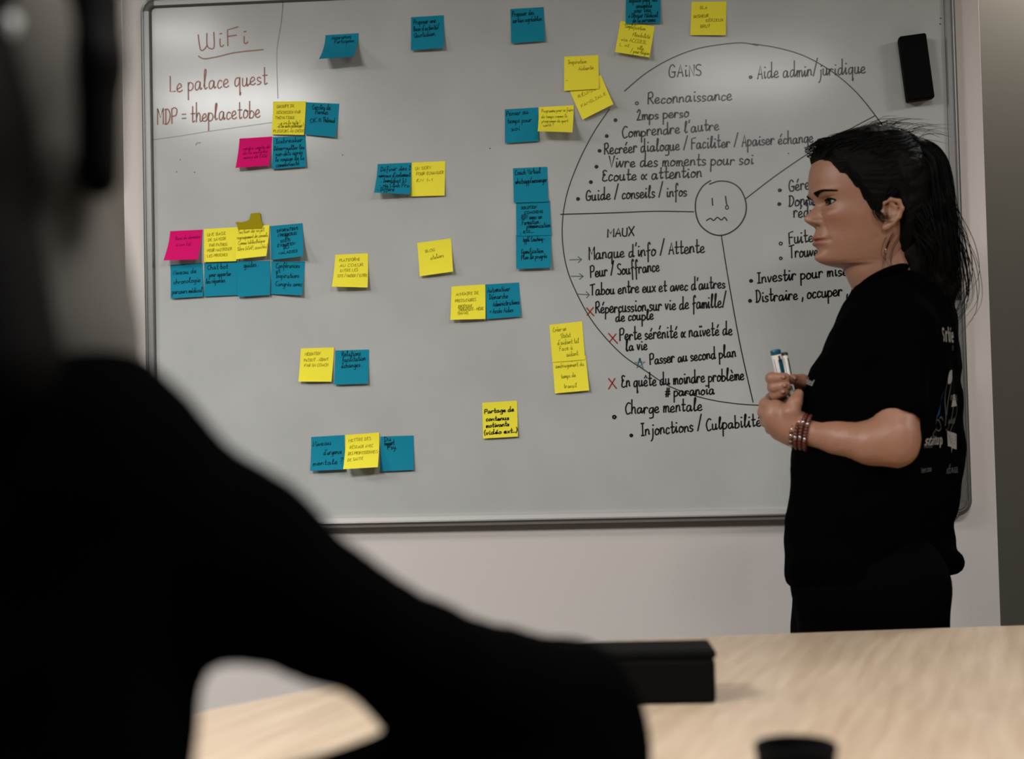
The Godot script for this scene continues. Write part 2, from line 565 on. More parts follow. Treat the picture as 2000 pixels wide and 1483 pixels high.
# ------------------------------------------------------------------ handwriting
func learn_letters() -> void:
	# each letter: strokes of points, two base-36 digits a point (x, y); baseline a, x-height g, tall o; "-" keeps corners
	HAND = {
		"a": "6f4g1f0c1a3a5c6f 6f6b7a8b", "b": "0o0i0a 0d2g5f6d5b3a1a0b", "c": "5f3g1f0c1a3a5b", "d": "6f4g1f0c1a3a5c6f 6o6i6b7a8b",
		"e": "0c3d5e4g2g0e0b2a4a6b", "f": "5m4o2m2g2a24 0f5g", "g": "6f4g1f0c1a3a5c6f 6g6a653414", "h": "0o0i0a 0d2g4g5e5b6a", "i": "1g1b2a3b 1k2k",
		"j": "3g3a2503 3k4k", "k": "0o0a 5g0d2c5a", "l": "0c3m2o1l1c2a4b", "m": "0g0a 0d2g3f3a 3d5g7f7b8a", "n": "0g0a 0d2g4g5e5b6b", "o": "3g1f0c1a3a5b6d5f3g4f6f",
		"p": "0g0a03 0e2g5f6d5b3a1a0b", "q": "6f4g1f0c1a3a5c6f 6g6a6375", "r": "0g0a 0d2g4g5f", "s": "4f2g0f1d4c4b2a0a", "t": "2n2h2b3a5b 0h5h", "u": "0g0b2a4b5e5g 5g5b6a7b",
		"v": "0g2a5g", "w": "0g1a3a4f 4f5a7a8g", "x": "0g5a 5g0a", "y": "0g0c2b4c5g 5g5a3414", "z": "0g5g0a5a",
		"é": "0c3d5e4g2g0e0b2a4a6b 3j5m", "è": "0c3d5e4g2g0e0b2a4a6b 2m4j", "ê": "0c3d5e4g2g0e0b2a4a6b -1j3m5j", "ï": "1g1b2a3b -0k0l -3k3l", "à": "6f4g1f0c1a3a5c6f 6f6b7a8b 2m4j",
		"'": "1o0l", "/": "-0a6q", ".": "-0a1a", ",": "1b07", "?": "0m2o5n4k2h2e -2a3a", "#": "-1a3k -4a6k -0d7d -0g7g", "=": "-0d5d -0g5g", "-": "-0d4d", "&": "7a5b2g0e0b2a4d7g",
		"(": "2o0j0f28", ")": "0o2j2f08", "!": "-1o1e -1a1b", "1": "-0j2m2a", "2": "0j2m4k3g0a -0a5a", "+": "-0d6d -3a3g", ":": "-1a1b -1f1g",
		"A": "-0a4m7a -1e6e", "B": "-0m0a 0m4m5j3g0g 3g6e5b3a0a", "C": "7l4m1j0f2a5a7b", "D": "-1m1a 0m4m7i6d3a0a", "E": "6l3m1k3h1e1b4a7b 1h4h", "F": "-0a0m6n -0h5h",
		"G": "7k5m2l0g1b4a7b7f 4f8f", "H": "-0m0a -6m6a -0g6g", "I": "-2m2a -0m4m -0a4a", "J": "4m4c2a0b", "K": "-0m0a -6m0g6a", "L": "-0m0a6a", "M": "-0a0m4f8m8a", "N": "-0a0m6a6m",
		"O": "4m1k0g1b4a7c8g6l4m", "P": "-0m0a 0m4n7l6h3g0g", "Q": "4m1k0g1b4a7c8g6l4m -5d8a", "R": "-0m0a 0m4n6k5h0g -2g7a", "S": "6l3m0k1h5f6c4a0b", "T": "-4a4m -0m8n",
		"U": "0m0d2a5a6d6m", "V": "-0m4a7m", "W": "0m1b3a5d 5m5d7a9b9m", "X": "-0m7a -7m0a", "Y": "-0m3g6m -3g3a", "Z": "-0m6m0a6a", "À": "-0a4m7a -1e6e -2q4n", "É": "6l3m1k3h1e1b4a7b 1h4h -3o5q",
	}

func digit(c: String) -> int:
	var n := c.unicode_at(0)
	return n - 48 if n < 58 else n - 87

func stroke_points(s: String) -> PackedVector2Array:
	var sharp := s.begins_with("-")
	if sharp: s = s.substr(1)
	var raw := PackedVector3Array()
	for i in range(0, s.length() - 1, 2):
		raw.append(Vector3(digit(s[i]), digit(s[i + 1]) - 10, 0))
	if not sharp and raw.size() > 2: raw = smooth_line(raw, 4)
	var out := PackedVector2Array()
	for p in raw: out.append(Vector2(p.x, p.y))
	return out

func text_strokes(text: String, a: Vector2, b: Vector2, xh: float, wob := 0.35) -> Array[PackedVector2Array]:
	# the strokes of one written line from a to b, x-height xh, in the plane of the board or note
	var total := 0.0
	var adv: Array[float] = []
	for ch in text:
		var w := 5.0
		if HAND.has(ch):
			w = 0.0
			for s in (HAND[ch] as String).split(" "):
				for p in stroke_points(s): w = maxf(w, p.x)
			w += 2.4
		adv.append(w)
		total += w
	var dir := (b - a).normalized()
	var up := Vector2(-dir.y, dir.x)
	var sx := (b - a).length() / maxf(total - 2.4, 1.0)
	var sy := xh / 6.0
	var x := 0.0
	var out: Array[PackedVector2Array] = []
	var prev := Vector2.INF      # where the pen left the last letter, if it may run on
	for i in text.length():
		var ch := text[i]
		if HAND.has(ch):
			var lift := rng.randf_range(-wob, wob)
			var big := rng.randf_range(0.92, 1.1)
			for s in (HAND[ch] as String).split(" "):
				var pts := PackedVector2Array()
				for p in stroke_points(s):
					pts.append(a + dir * ((x + p.x + p.y * 0.08) * sx) + up * ((p.y * big + lift) * sy))
				if s.begins_with("-") == false and prev != Vector2.INF and "eimnrupvwy".contains(ch) and s == (HAND[ch] as String).split(" ")[0] and rng.randf() < 0.75:
					out.append(PackedVector2Array([prev, prev.lerp(pts[0], 0.55) - up * 0.8 * sy, pts[0]]))
				out.append(pts)
			prev = out[-1][-1] if "adehiklmntu".contains(ch) else Vector2.INF
			if "it".contains(ch): prev = out[-2][-1]
		else:
			prev = Vector2.INF
		x += adv[i]
	return out

func ribbon(st: SurfaceTool, pts: PackedVector2Array, w: float, place: Callable) -> void:
	# a flat line of ink of width w; place(Vector2) gives its point on the surface
	var n := pts.size()
	if n < 2: return
	var L: Array[Vector3] = []
	var R: Array[Vector3] = []
	for i in n:
		var t := (pts[mini(i + 1, n - 1)] - pts[maxi(i - 1, 0)])
		t = t.normalized() if t.length() > 1e-7 else Vector2(1, 0)
		var s := Vector2(-t.y, t.x) * w * 0.5
		var e := Vector2.ZERO
		if i == 0: e = -t * w * 0.4
		if i == n - 1: e = t * w * 0.4
		L.append(place.call(pts[i] + s + e))
		R.append(place.call(pts[i] - s + e))
	for i in n - 1:
		for p in [L[i], L[i + 1], R[i + 1], L[i], R[i + 1], R[i]]:
			st.set_normal(Vector3(0, 0, 1))
			st.add_vertex(p)

func on_board(p: Vector2) -> Vector3:
	return Vector3(p.x, p.y, 0.0004)

func write(called: String, strokes: Array[PackedVector2Array], w: float, mat: Material, parent: Node3D, label := "") -> void:
	var st := begin()
	for s in strokes: ribbon(st, s, w, on_board)
	var o := put(called, st.commit(), mat, parent)
	if label: o.set_meta("label", label)

func curve2(v: Array, per := 8) -> PackedVector2Array:
	var raw := PackedVector3Array()
	for i in range(0, v.size(), 2): raw.append(Vector3(v[i], v[i + 1], 0))
	var out := PackedVector2Array()
	for p in (smooth_line(raw, per) if raw.size() > 2 else raw): out.append(Vector2(p.x, p.y))
	return out

func whiteboard() -> void:
	learn_letters()
	var o := thing("whiteboard", "large wall whiteboard in an aluminium frame, covered with handwriting and sticky notes", "whiteboard", Vector3(0, BY, 0))
	put("writing_surface", box(Vector3(1.77, 1.17, 0.014)), M.board, o, Vector3(0, 0, -0.007))
	# frame: a hollow rounded profile with a groove, on four sides
	var w := 0.9
	var h := 0.6
	for s in 4:
		var along := Vector3(1, 0, 0) if s < 2 else Vector3(0, 1, 0)
		var outw := [Vector3(0, 1, 0), Vector3(0, -1, 0), Vector3(-1, 0, 0), Vector3(1, 0, 0)][s] as Vector3
		var half := (w if s < 2 else h) - 0.032
		var edge := h if s < 2 else w
		var prof := [[0.025, 0.0], [0.025, 0.006], [0.022, 0.0085], [0.0135, 0.0095], [0.0125, 0.0078], [0.0105, 0.0078], [0.0095, 0.0095], [0.006, 0.0085], [0.002, 0.004], [0.0, -0.004], [0.0, -0.018]]
		var st := begin()
		for i in prof.size() - 1:
			var p: Array = prof[i]
			var q: Array = prof[i + 1]
			var P: Vector3 = outw * (edge - p[0]) + Vector3(0, 0, p[1])
			var Q: Vector3 = outw * (edge - q[0]) + Vector3(0, 0, q[1])
			var nrm := along.cross(Q - P).normalized()
			if nrm.dot(outw + Vector3(0, 0, 1) if i > 1 else -outw) < 0: nrm = -nrm
			var quad: Array[Vector3] = [P - along * half, P + along * half, Q + along * half, Q - along * half]
			var g: Vector3 = (quad[2] - quad[0]).cross(quad[1] - quad[0])
			for k in ([0, 1, 2, 0, 2, 3] if g.dot(nrm) > 0 else [0, 2, 1, 0, 3, 2]):
				st.set_normal(nrm)
				st.add_vertex(quad[k])
		put("frame_rail", st.commit(), M.lit_rail if s == 1 else M.rail, o)
	for sx in [-1.0, 1.0]:
		for sy in [-1.0, 1.0]:
			var st := begin()
			# quarter-round plastic cap: rings from the inner corner out to the rounded outer edge
			var c := Vector2(sx * (w - 0.034), sy * (h - 0.034))
			var rp := [[0.009, 0.0], [0.009, 0.007], [0.013, 0.0095], [0.019, 0.0105], [0.0215, 0.009], [0.024, 0.0105], [0.03, 0.007], [0.034, -0.003], [0.034, -0.018]]
			for i in rp.size() - 1:
				for a in 8:
					var quad: Array[Vector3] = []
					var ns: Array[Vector3] = []
					var sl := Vector2(rp[i + 1][1] - rp[i][1], rp[i][0] - rp[i + 1][0]) * -1.0
					for e in [[i, a], [i, a + 1], [i + 1, a + 1], [i + 1, a]]:
						var an: float = PI / 2 * e[1] / 8
						var d := Vector3(cos(an) * sx, sin(an) * sy, 0)
						quad.append(Vector3(c.x, c.y, rp[e[0]][1]) + d * rp[e[0]][0])
						ns.append((d * sl.x + Vector3(0, 0, sl.y)).normalized())
					var g := (quad[2] - quad[0]).cross(quad[1] - quad[0])
					for k in ([0, 1, 2, 0, 2, 3] if g.dot(ns[0]) > 0 else [0, 2, 1, 0, 3, 2]):
						st.set_normal(ns[k])
						st.add_vertex(quad[k])
			put("corner_cap", st.commit(), M.corner, o)
	# pen ledge along the bottom: a shallow L-shaped lip
	var lip := begin()
	var lp := [[0.006, -0.012], [0.016, -0.012], [0.017, -0.009], [0.016, -0.0065], [0.006, -0.0065]]
	for i in lp.size():
		var p: Array = lp[i]
		var q: Array = lp[(i + 1) % lp.size()]
		var quad := [Vector3(-0.85, -0.6 + 0.02 + p[1], p[0]), Vector3(0.85, -0.6 + 0.02 + p[1], p[0]), Vector3(0.85, -0.6 + 0.02 + q[1], q[0]), Vector3(-0.85, -0.6 + 0.02 + q[1], q[0])]
		var nrm: Vector3 = (quad[2] - quad[0]).cross(quad[1] - quad[0]).normalized()
		for k in [0, 1, 2, 0, 2, 3]:
			lip.set_normal(nrm)
			lip.add_vertex(quad[k])
	put("pen_ledge", lip.commit(), M.rail, o)
	# ---- the writing
	var px := 1.0 / 890.0
	for t in [
		["WiFi", -0.7678, 0.4741, -0.6557, 0.4868, 15.0, 2.6, "brown_ink"],
		["Le palace quest", -0.8336, 0.3829, -0.6132, 0.3926, 15.5, 2.6, "brown_ink"],
		["MDP = theplacetobe", -0.8639, 0.3112, -0.6307, 0.3184, 15.0, 2.6, "brown_ink"],
		["GAiNS", 0.2797, 0.3706, 0.3489, 0.3735, 11.5, 2.6, "ink"],
		["Aide admin/juridique", 0.4718, 0.3606, 0.7033, 0.3637, 12.0, 2.6, "ink"],
		["Reconnaissance", 0.2324, 0.3148, 0.4140, 0.3167, 10.32, 2.8, "ink"],
		["2mps perso", 0.2080, 0.2795, 0.3197, 0.2832, 9.46, 2.8, "ink"],
		["Comprendre l'autre", 0.1745, 0.2424, 0.3844, 0.2514, 10.32, 2.8, "ink"],
		["Recréer dialogue / Faciliter / Apaiser échange", 0.1344, 0.2077, 0.5867, 0.2169, 10.32, 2.8, "ink"],
		["Vivre des moments pour soi", 0.1426, 0.1780, 0.4564, 0.1735, 10.32, 2.8, "ink"],
		["Ecoute & attention", 0.1273, 0.1480, 0.3438, 0.1494, 10.32, 2.8, "ink"],
		["Guide / conseils / infos", 0.0914, 0.1064, 0.3104, 0.1090, 10.32, 2.8, "ink"],
		["MAUX", 0.1364, 0.0248, 0.1935, 0.0263, 8.17, 2.8, "ink"],
		["Manque d'info / Attente", 0.0949, -0.0234, 0.3458, -0.0156, 11.18, 2.8, "ink"],
		["Peur / Souffrance", 0.0972, -0.0629, 0.2470, -0.0540, 10.75, 2.8, "ink"],
		["Tabou entre eux et avec d'autres", 0.0951, -0.1022, 0.3879, -0.0952, 9.89, 2.8, "ink"],
		["Répercussion sur vie de famille/", 0.1064, -0.1418, 0.3889, -0.1366, 10.75, 2.8, "ink"],
		["de couple", 0.1495, -0.1610, 0.2309, -0.1588, 9.46, 2.8, "ink"],
		["Perte sérénité & naïveté de", 0.1573, -0.2027, 0.4004, -0.1971, 10.75, 2.8, "ink"],
		["la vie", 0.1701, -0.2265, 0.2158, -0.2244, 9.46, 2.8, "ink"],
		["Passer au second plan", 0.2216, -0.2570, 0.4068, -0.2452, 9.89, 2.8, "ink"],
		["En quête du moindre problème", 0.1580, -0.3056, 0.4229, -0.2957, 10.75, 2.8, "ink"],
		["# paranoïa", 0.2530, -0.3281, 0.3582, -0.3251, 9.03, 2.8, "ink"],
		["Charge mentale", 0.1654, -0.3638, 0.3307, -0.3600, 10.75, 2.8, "ink"],
		["Injonctions / Culpabilité", 0.1986, -0.4114, 0.4563, -0.3964, 10.75, 2.8, "ink"],
		["Gérer", 0.5329, 0.1114, 0.5859, 0.1162, 11.18, 2.8, "ink"],
		["Donner", 0.5309, 0.0790, 0.5990, 0.0800, 10.75, 2.8, "ink"],
		["rédu", 0.5411, 0.0541, 0.5862, 0.0559, 11.18, 2.8, "ink"],
		["Fuite", 0.5295, -0.0036, 0.5801, 0.0003, 10.75, 2.8, "ink"],
		["Trouver", 0.5286, -0.0337, 0.5990, -0.0304, 10.75, 2.8, "ink"],
		["Investir pour mise en", 0.4588, -0.0862, 0.6841, -0.0731, 10.32, 2.8, "ink"],
		["Distraire , occuper , div", 0.4542, -0.1285, 0.6881, -0.1165, 10.32, 2.8, "ink"],
	]:
		write("handwriting", text_strokes(t[0], Vector2(t[1], t[2]), Vector2(t[3], t[4]), t[5] * px), t[6] * px, M[t[7]], o, "brown handwriting" if t[7] == "brown_ink" else "")
	for c in [
		["drawn_line", [-0.7680, 0.4613, -0.7553, 0.4550, -0.7249, 0.4584, -0.6840, 0.4660, -0.6211, 0.4703], 2.6, "brown_ink"],
		["drawn_line", [-0.5738, 0.5804, -0.5782, 0.5343, -0.5885, 0.4770, -0.5905, 0.4309, -0.5894, 0.3594], 1.7, "thin_ink"],
		["drawn_line", [-0.8738, 0.2768, -0.8152, 0.2827, -0.7568, 0.2898, -0.6985, 0.2957, -0.5997, 0.3057], 1.5, "thin_ink"],
		["drawn_line", [0.1817, 0.3451, 0.2297, 0.3828, 0.2842, 0.4123, 0.3405, 0.4315, 0.3964, 0.4393, 0.4409, 0.4409, 0.4740, 0.4338], 2.2, "ink"],
		["drawn_line", [0.4630, 0.4377, 0.5180, 0.4264, 0.5749, 0.4060, 0.6321, 0.3699, 0.6802, 0.3254, 0.7212, 0.2712, 0.7555, 0.2140, 0.7818, 0.1517], 2.2, "ink"],
		["drawn_line", [0.1470, 0.3057, 0.1097, 0.2527, 0.0743, 0.1861, 0.0479, 0.1158, 0.0371, 0.0427, 0.0431, -0.0308, 0.0640, -0.0934, 0.1014, -0.1641, 0.1577, -0.2307, 0.2101, -0.2701, 0.2646, -0.3072, 0.3303, -0.3322, 0.3962, -0.3461, 0.4642, -0.3522, 0.5279, -0.3493], 2.0, "thin_ink"],
		["drawn_line", [0.0346, 0.0778, 0.1523, 0.0772, 0.2417, 0.0776, 0.3250, 0.0736], 2.2, "ink"],
		["drawn_line", [0.4388, 0.0989, 0.5098, 0.1502, 0.5884, 0.2000, 0.6555, 0.2367, 0.7200, 0.2690], 2.2, "ink"],
		["drawn_line", [0.3834, 0.0190, 0.3979, -0.0922, 0.4183, -0.2266, 0.4413, -0.3450], 2.0, "ink"],
		["drawn_face", [0.3635, 0.1408, 0.3454, 0.1280, 0.3314, 0.1026, 0.3294, 0.0724, 0.3386, 0.0440, 0.3625, 0.0242, 0.3901, 0.0210, 0.4181, 0.0358, 0.4355, 0.0610, 0.4385, 0.0900, 0.4272, 0.1195, 0.4077, 0.1348, 0.3823, 0.1390, 0.3611, 0.1331], 2.6, "ink"],
		["drawn_face", [0.3658, 0.1014, 0.3664, 0.0868], 2.6, "ink"],
		["drawn_face", [0.3947, 0.1049, 0.3964, 0.0892], 2.6, "ink"],
		["drawn_face", [0.3975, 0.0869, 0.3940, 0.0803, 0.3972, 0.0768, 0.4006, 0.0801, 0.3975, 0.0869], 2.0, "ink"],
		["drawn_face", [0.3522, 0.0537, 0.3612, 0.0578, 0.3677, 0.0531, 0.3757, 0.0596, 0.3844, 0.0537, 0.3912, 0.0591, 0.3965, 0.0522], 2.4, "ink"],
		["drawn_cross", [0.0866, -0.1300, 0.1018, -0.1473], 2.6, "red_ink"], ["drawn_cross", [0.1011, -0.1293, 0.0873, -0.1457], 2.6, "red_ink"],
		["drawn_cross", [0.1332, -0.1874, 0.1516, -0.2092], 2.6, "red_ink"], ["drawn_cross", [0.1488, -0.1890, 0.1350, -0.2054], 2.6, "red_ink"],
		["drawn_cross", [0.1306, -0.2859, 0.1468, -0.3076], 2.6, "red_ink"], ["drawn_cross", [0.1440, -0.2862, 0.1301, -0.3082], 2.6, "red_ink"],
		["drawn_arrow", [0.0523, -0.0232, 0.0781, -0.0229], 2.0, "grey_ink"], ["drawn_arrow", [0.0704, -0.0170, 0.0781, -0.0229], 2.0, "grey_ink"], ["drawn_arrow", [0.0712, -0.0294, 0.0781, -0.0229], 2.0, "grey_ink"],
		["drawn_arrow", [0.0547, -0.0593, 0.0805, -0.0601], 2.0, "grey_ink"], ["drawn_arrow", [0.0728, -0.0542, 0.0805, -0.0601], 2.0, "grey_ink"], ["drawn_arrow", [0.0725, -0.0666, 0.0805, -0.0601], 2.0, "grey_ink"],
		["drawn_arrow", [0.0683, -0.0991, 0.0929, -0.1010], 2.0, "grey_ink"], ["drawn_arrow", [0.0864, -0.0940, 0.0929, -0.1010], 2.0, "grey_ink"], ["drawn_arrow", [0.0871, -0.1075, 0.0929, -0.1010], 2.0, "grey_ink"],
		["ink_smudge", [-0.7771, 0.2617, -0.7747, 0.2651, -0.7677, 0.2660], 2.6, "ink"],
	]:
		var s: Array[PackedVector2Array] = [curve2(c[1])]
		write(c[0], s, c[2] * px, M[c[3]], o)
	var sm: Array[PackedVector2Array] = []
	for d in [[-0.8137, 0.2296, 1.6], [-0.8223, 0.2022, 2.2], [-0.7816, 0.1996, 2.2], [0.8677, 0.4767, 2.2], [0.8662, 0.4645, 2.6], [0.5332, 0.1942, 1.5], [-0.1177, 0.2294, 1.6], [-0.4465, 0.2266, 1.8]]:
		sm.append(PackedVector2Array([Vector2(d[0], d[1]), Vector2(d[0] + d[2] * px * 0.2, d[1])]))
	write("ink_speck", sm, 2.4 * px, M.ink, o)
	o.get_node("ink_speck").set_meta("kind", "stuff")
	# star drawn in one go, then the bullets
	var star := PackedVector2Array()
	for i in 6:
		var a := PI / 2 + i * TAU * 2 / 5
		star.append(Vector2(0.1994, -0.2553) + Vector2(cos(a), sin(a)) * 10.0 * px)
	var ss: Array[PackedVector2Array] = [star]
	write("drawn_star", ss, 3.2 * px, M.teal_ink, o, "teal five-pointed star")
	for b in [[0.4564, 0.3646, 3, 0], [0.2078, 0.3169, 3, 1], [0.1599, 0.2814, 3, 0], [0.1399, 0.2470, 3, 0], [0.1234, 0.2149, 3, 0], [0.1157, 0.1801, 3, 0], [0.1026, 0.1466, 3, 0], [0.0736, 0.1104, 3, 0], [0.1407, -0.3699, 4, 0], [0.1764, -0.4109, 3, 0], [0.5121, 0.1143, 3, 0], [0.5101, 0.0842, 3, 0], [0.5108, -0.0019, 3, 1], [0.5099, -0.0342, 2.6, 1], [0.4446, -0.0813, 3, 0], [0.4411, -0.1247, 3, 0]]:
		var ring := PackedVector2Array()
		var r: float = b[2] * px
		for i in 11: ring.append(Vector2(b[0], b[1]) + Vector2(cos(TAU * i / 10), sin(TAU * i / 10)) * r * (0.95 if b[3] else 0.7))
		var bs: Array[PackedVector2Array] = [ring]
		write("bullet_point", bs, (2.4 if b[3] else 3.6) * px, M.ink, o)
	# the felt eraser stuck on at the right
	var e := thing("board_eraser", "black felt eraser stuck on the whiteboard, right of the writing", "eraser", Vector3(0, BY, 0) + Vector3(0.8073, 0.3651, 0.0))
	e.rotation.z = deg_to_rad(5.7)
	put("felt_pad", rounded_box(Vector3(0.054, 0.138, 0.012), 0.003), M.felt, e, Vector3(0, 0, 0.0065))
	put("grip", rounded_box(Vector3(0.058, 0.142, 0.022), 0.005), M.plastic, e, Vector3(0, 0, 0.0225))

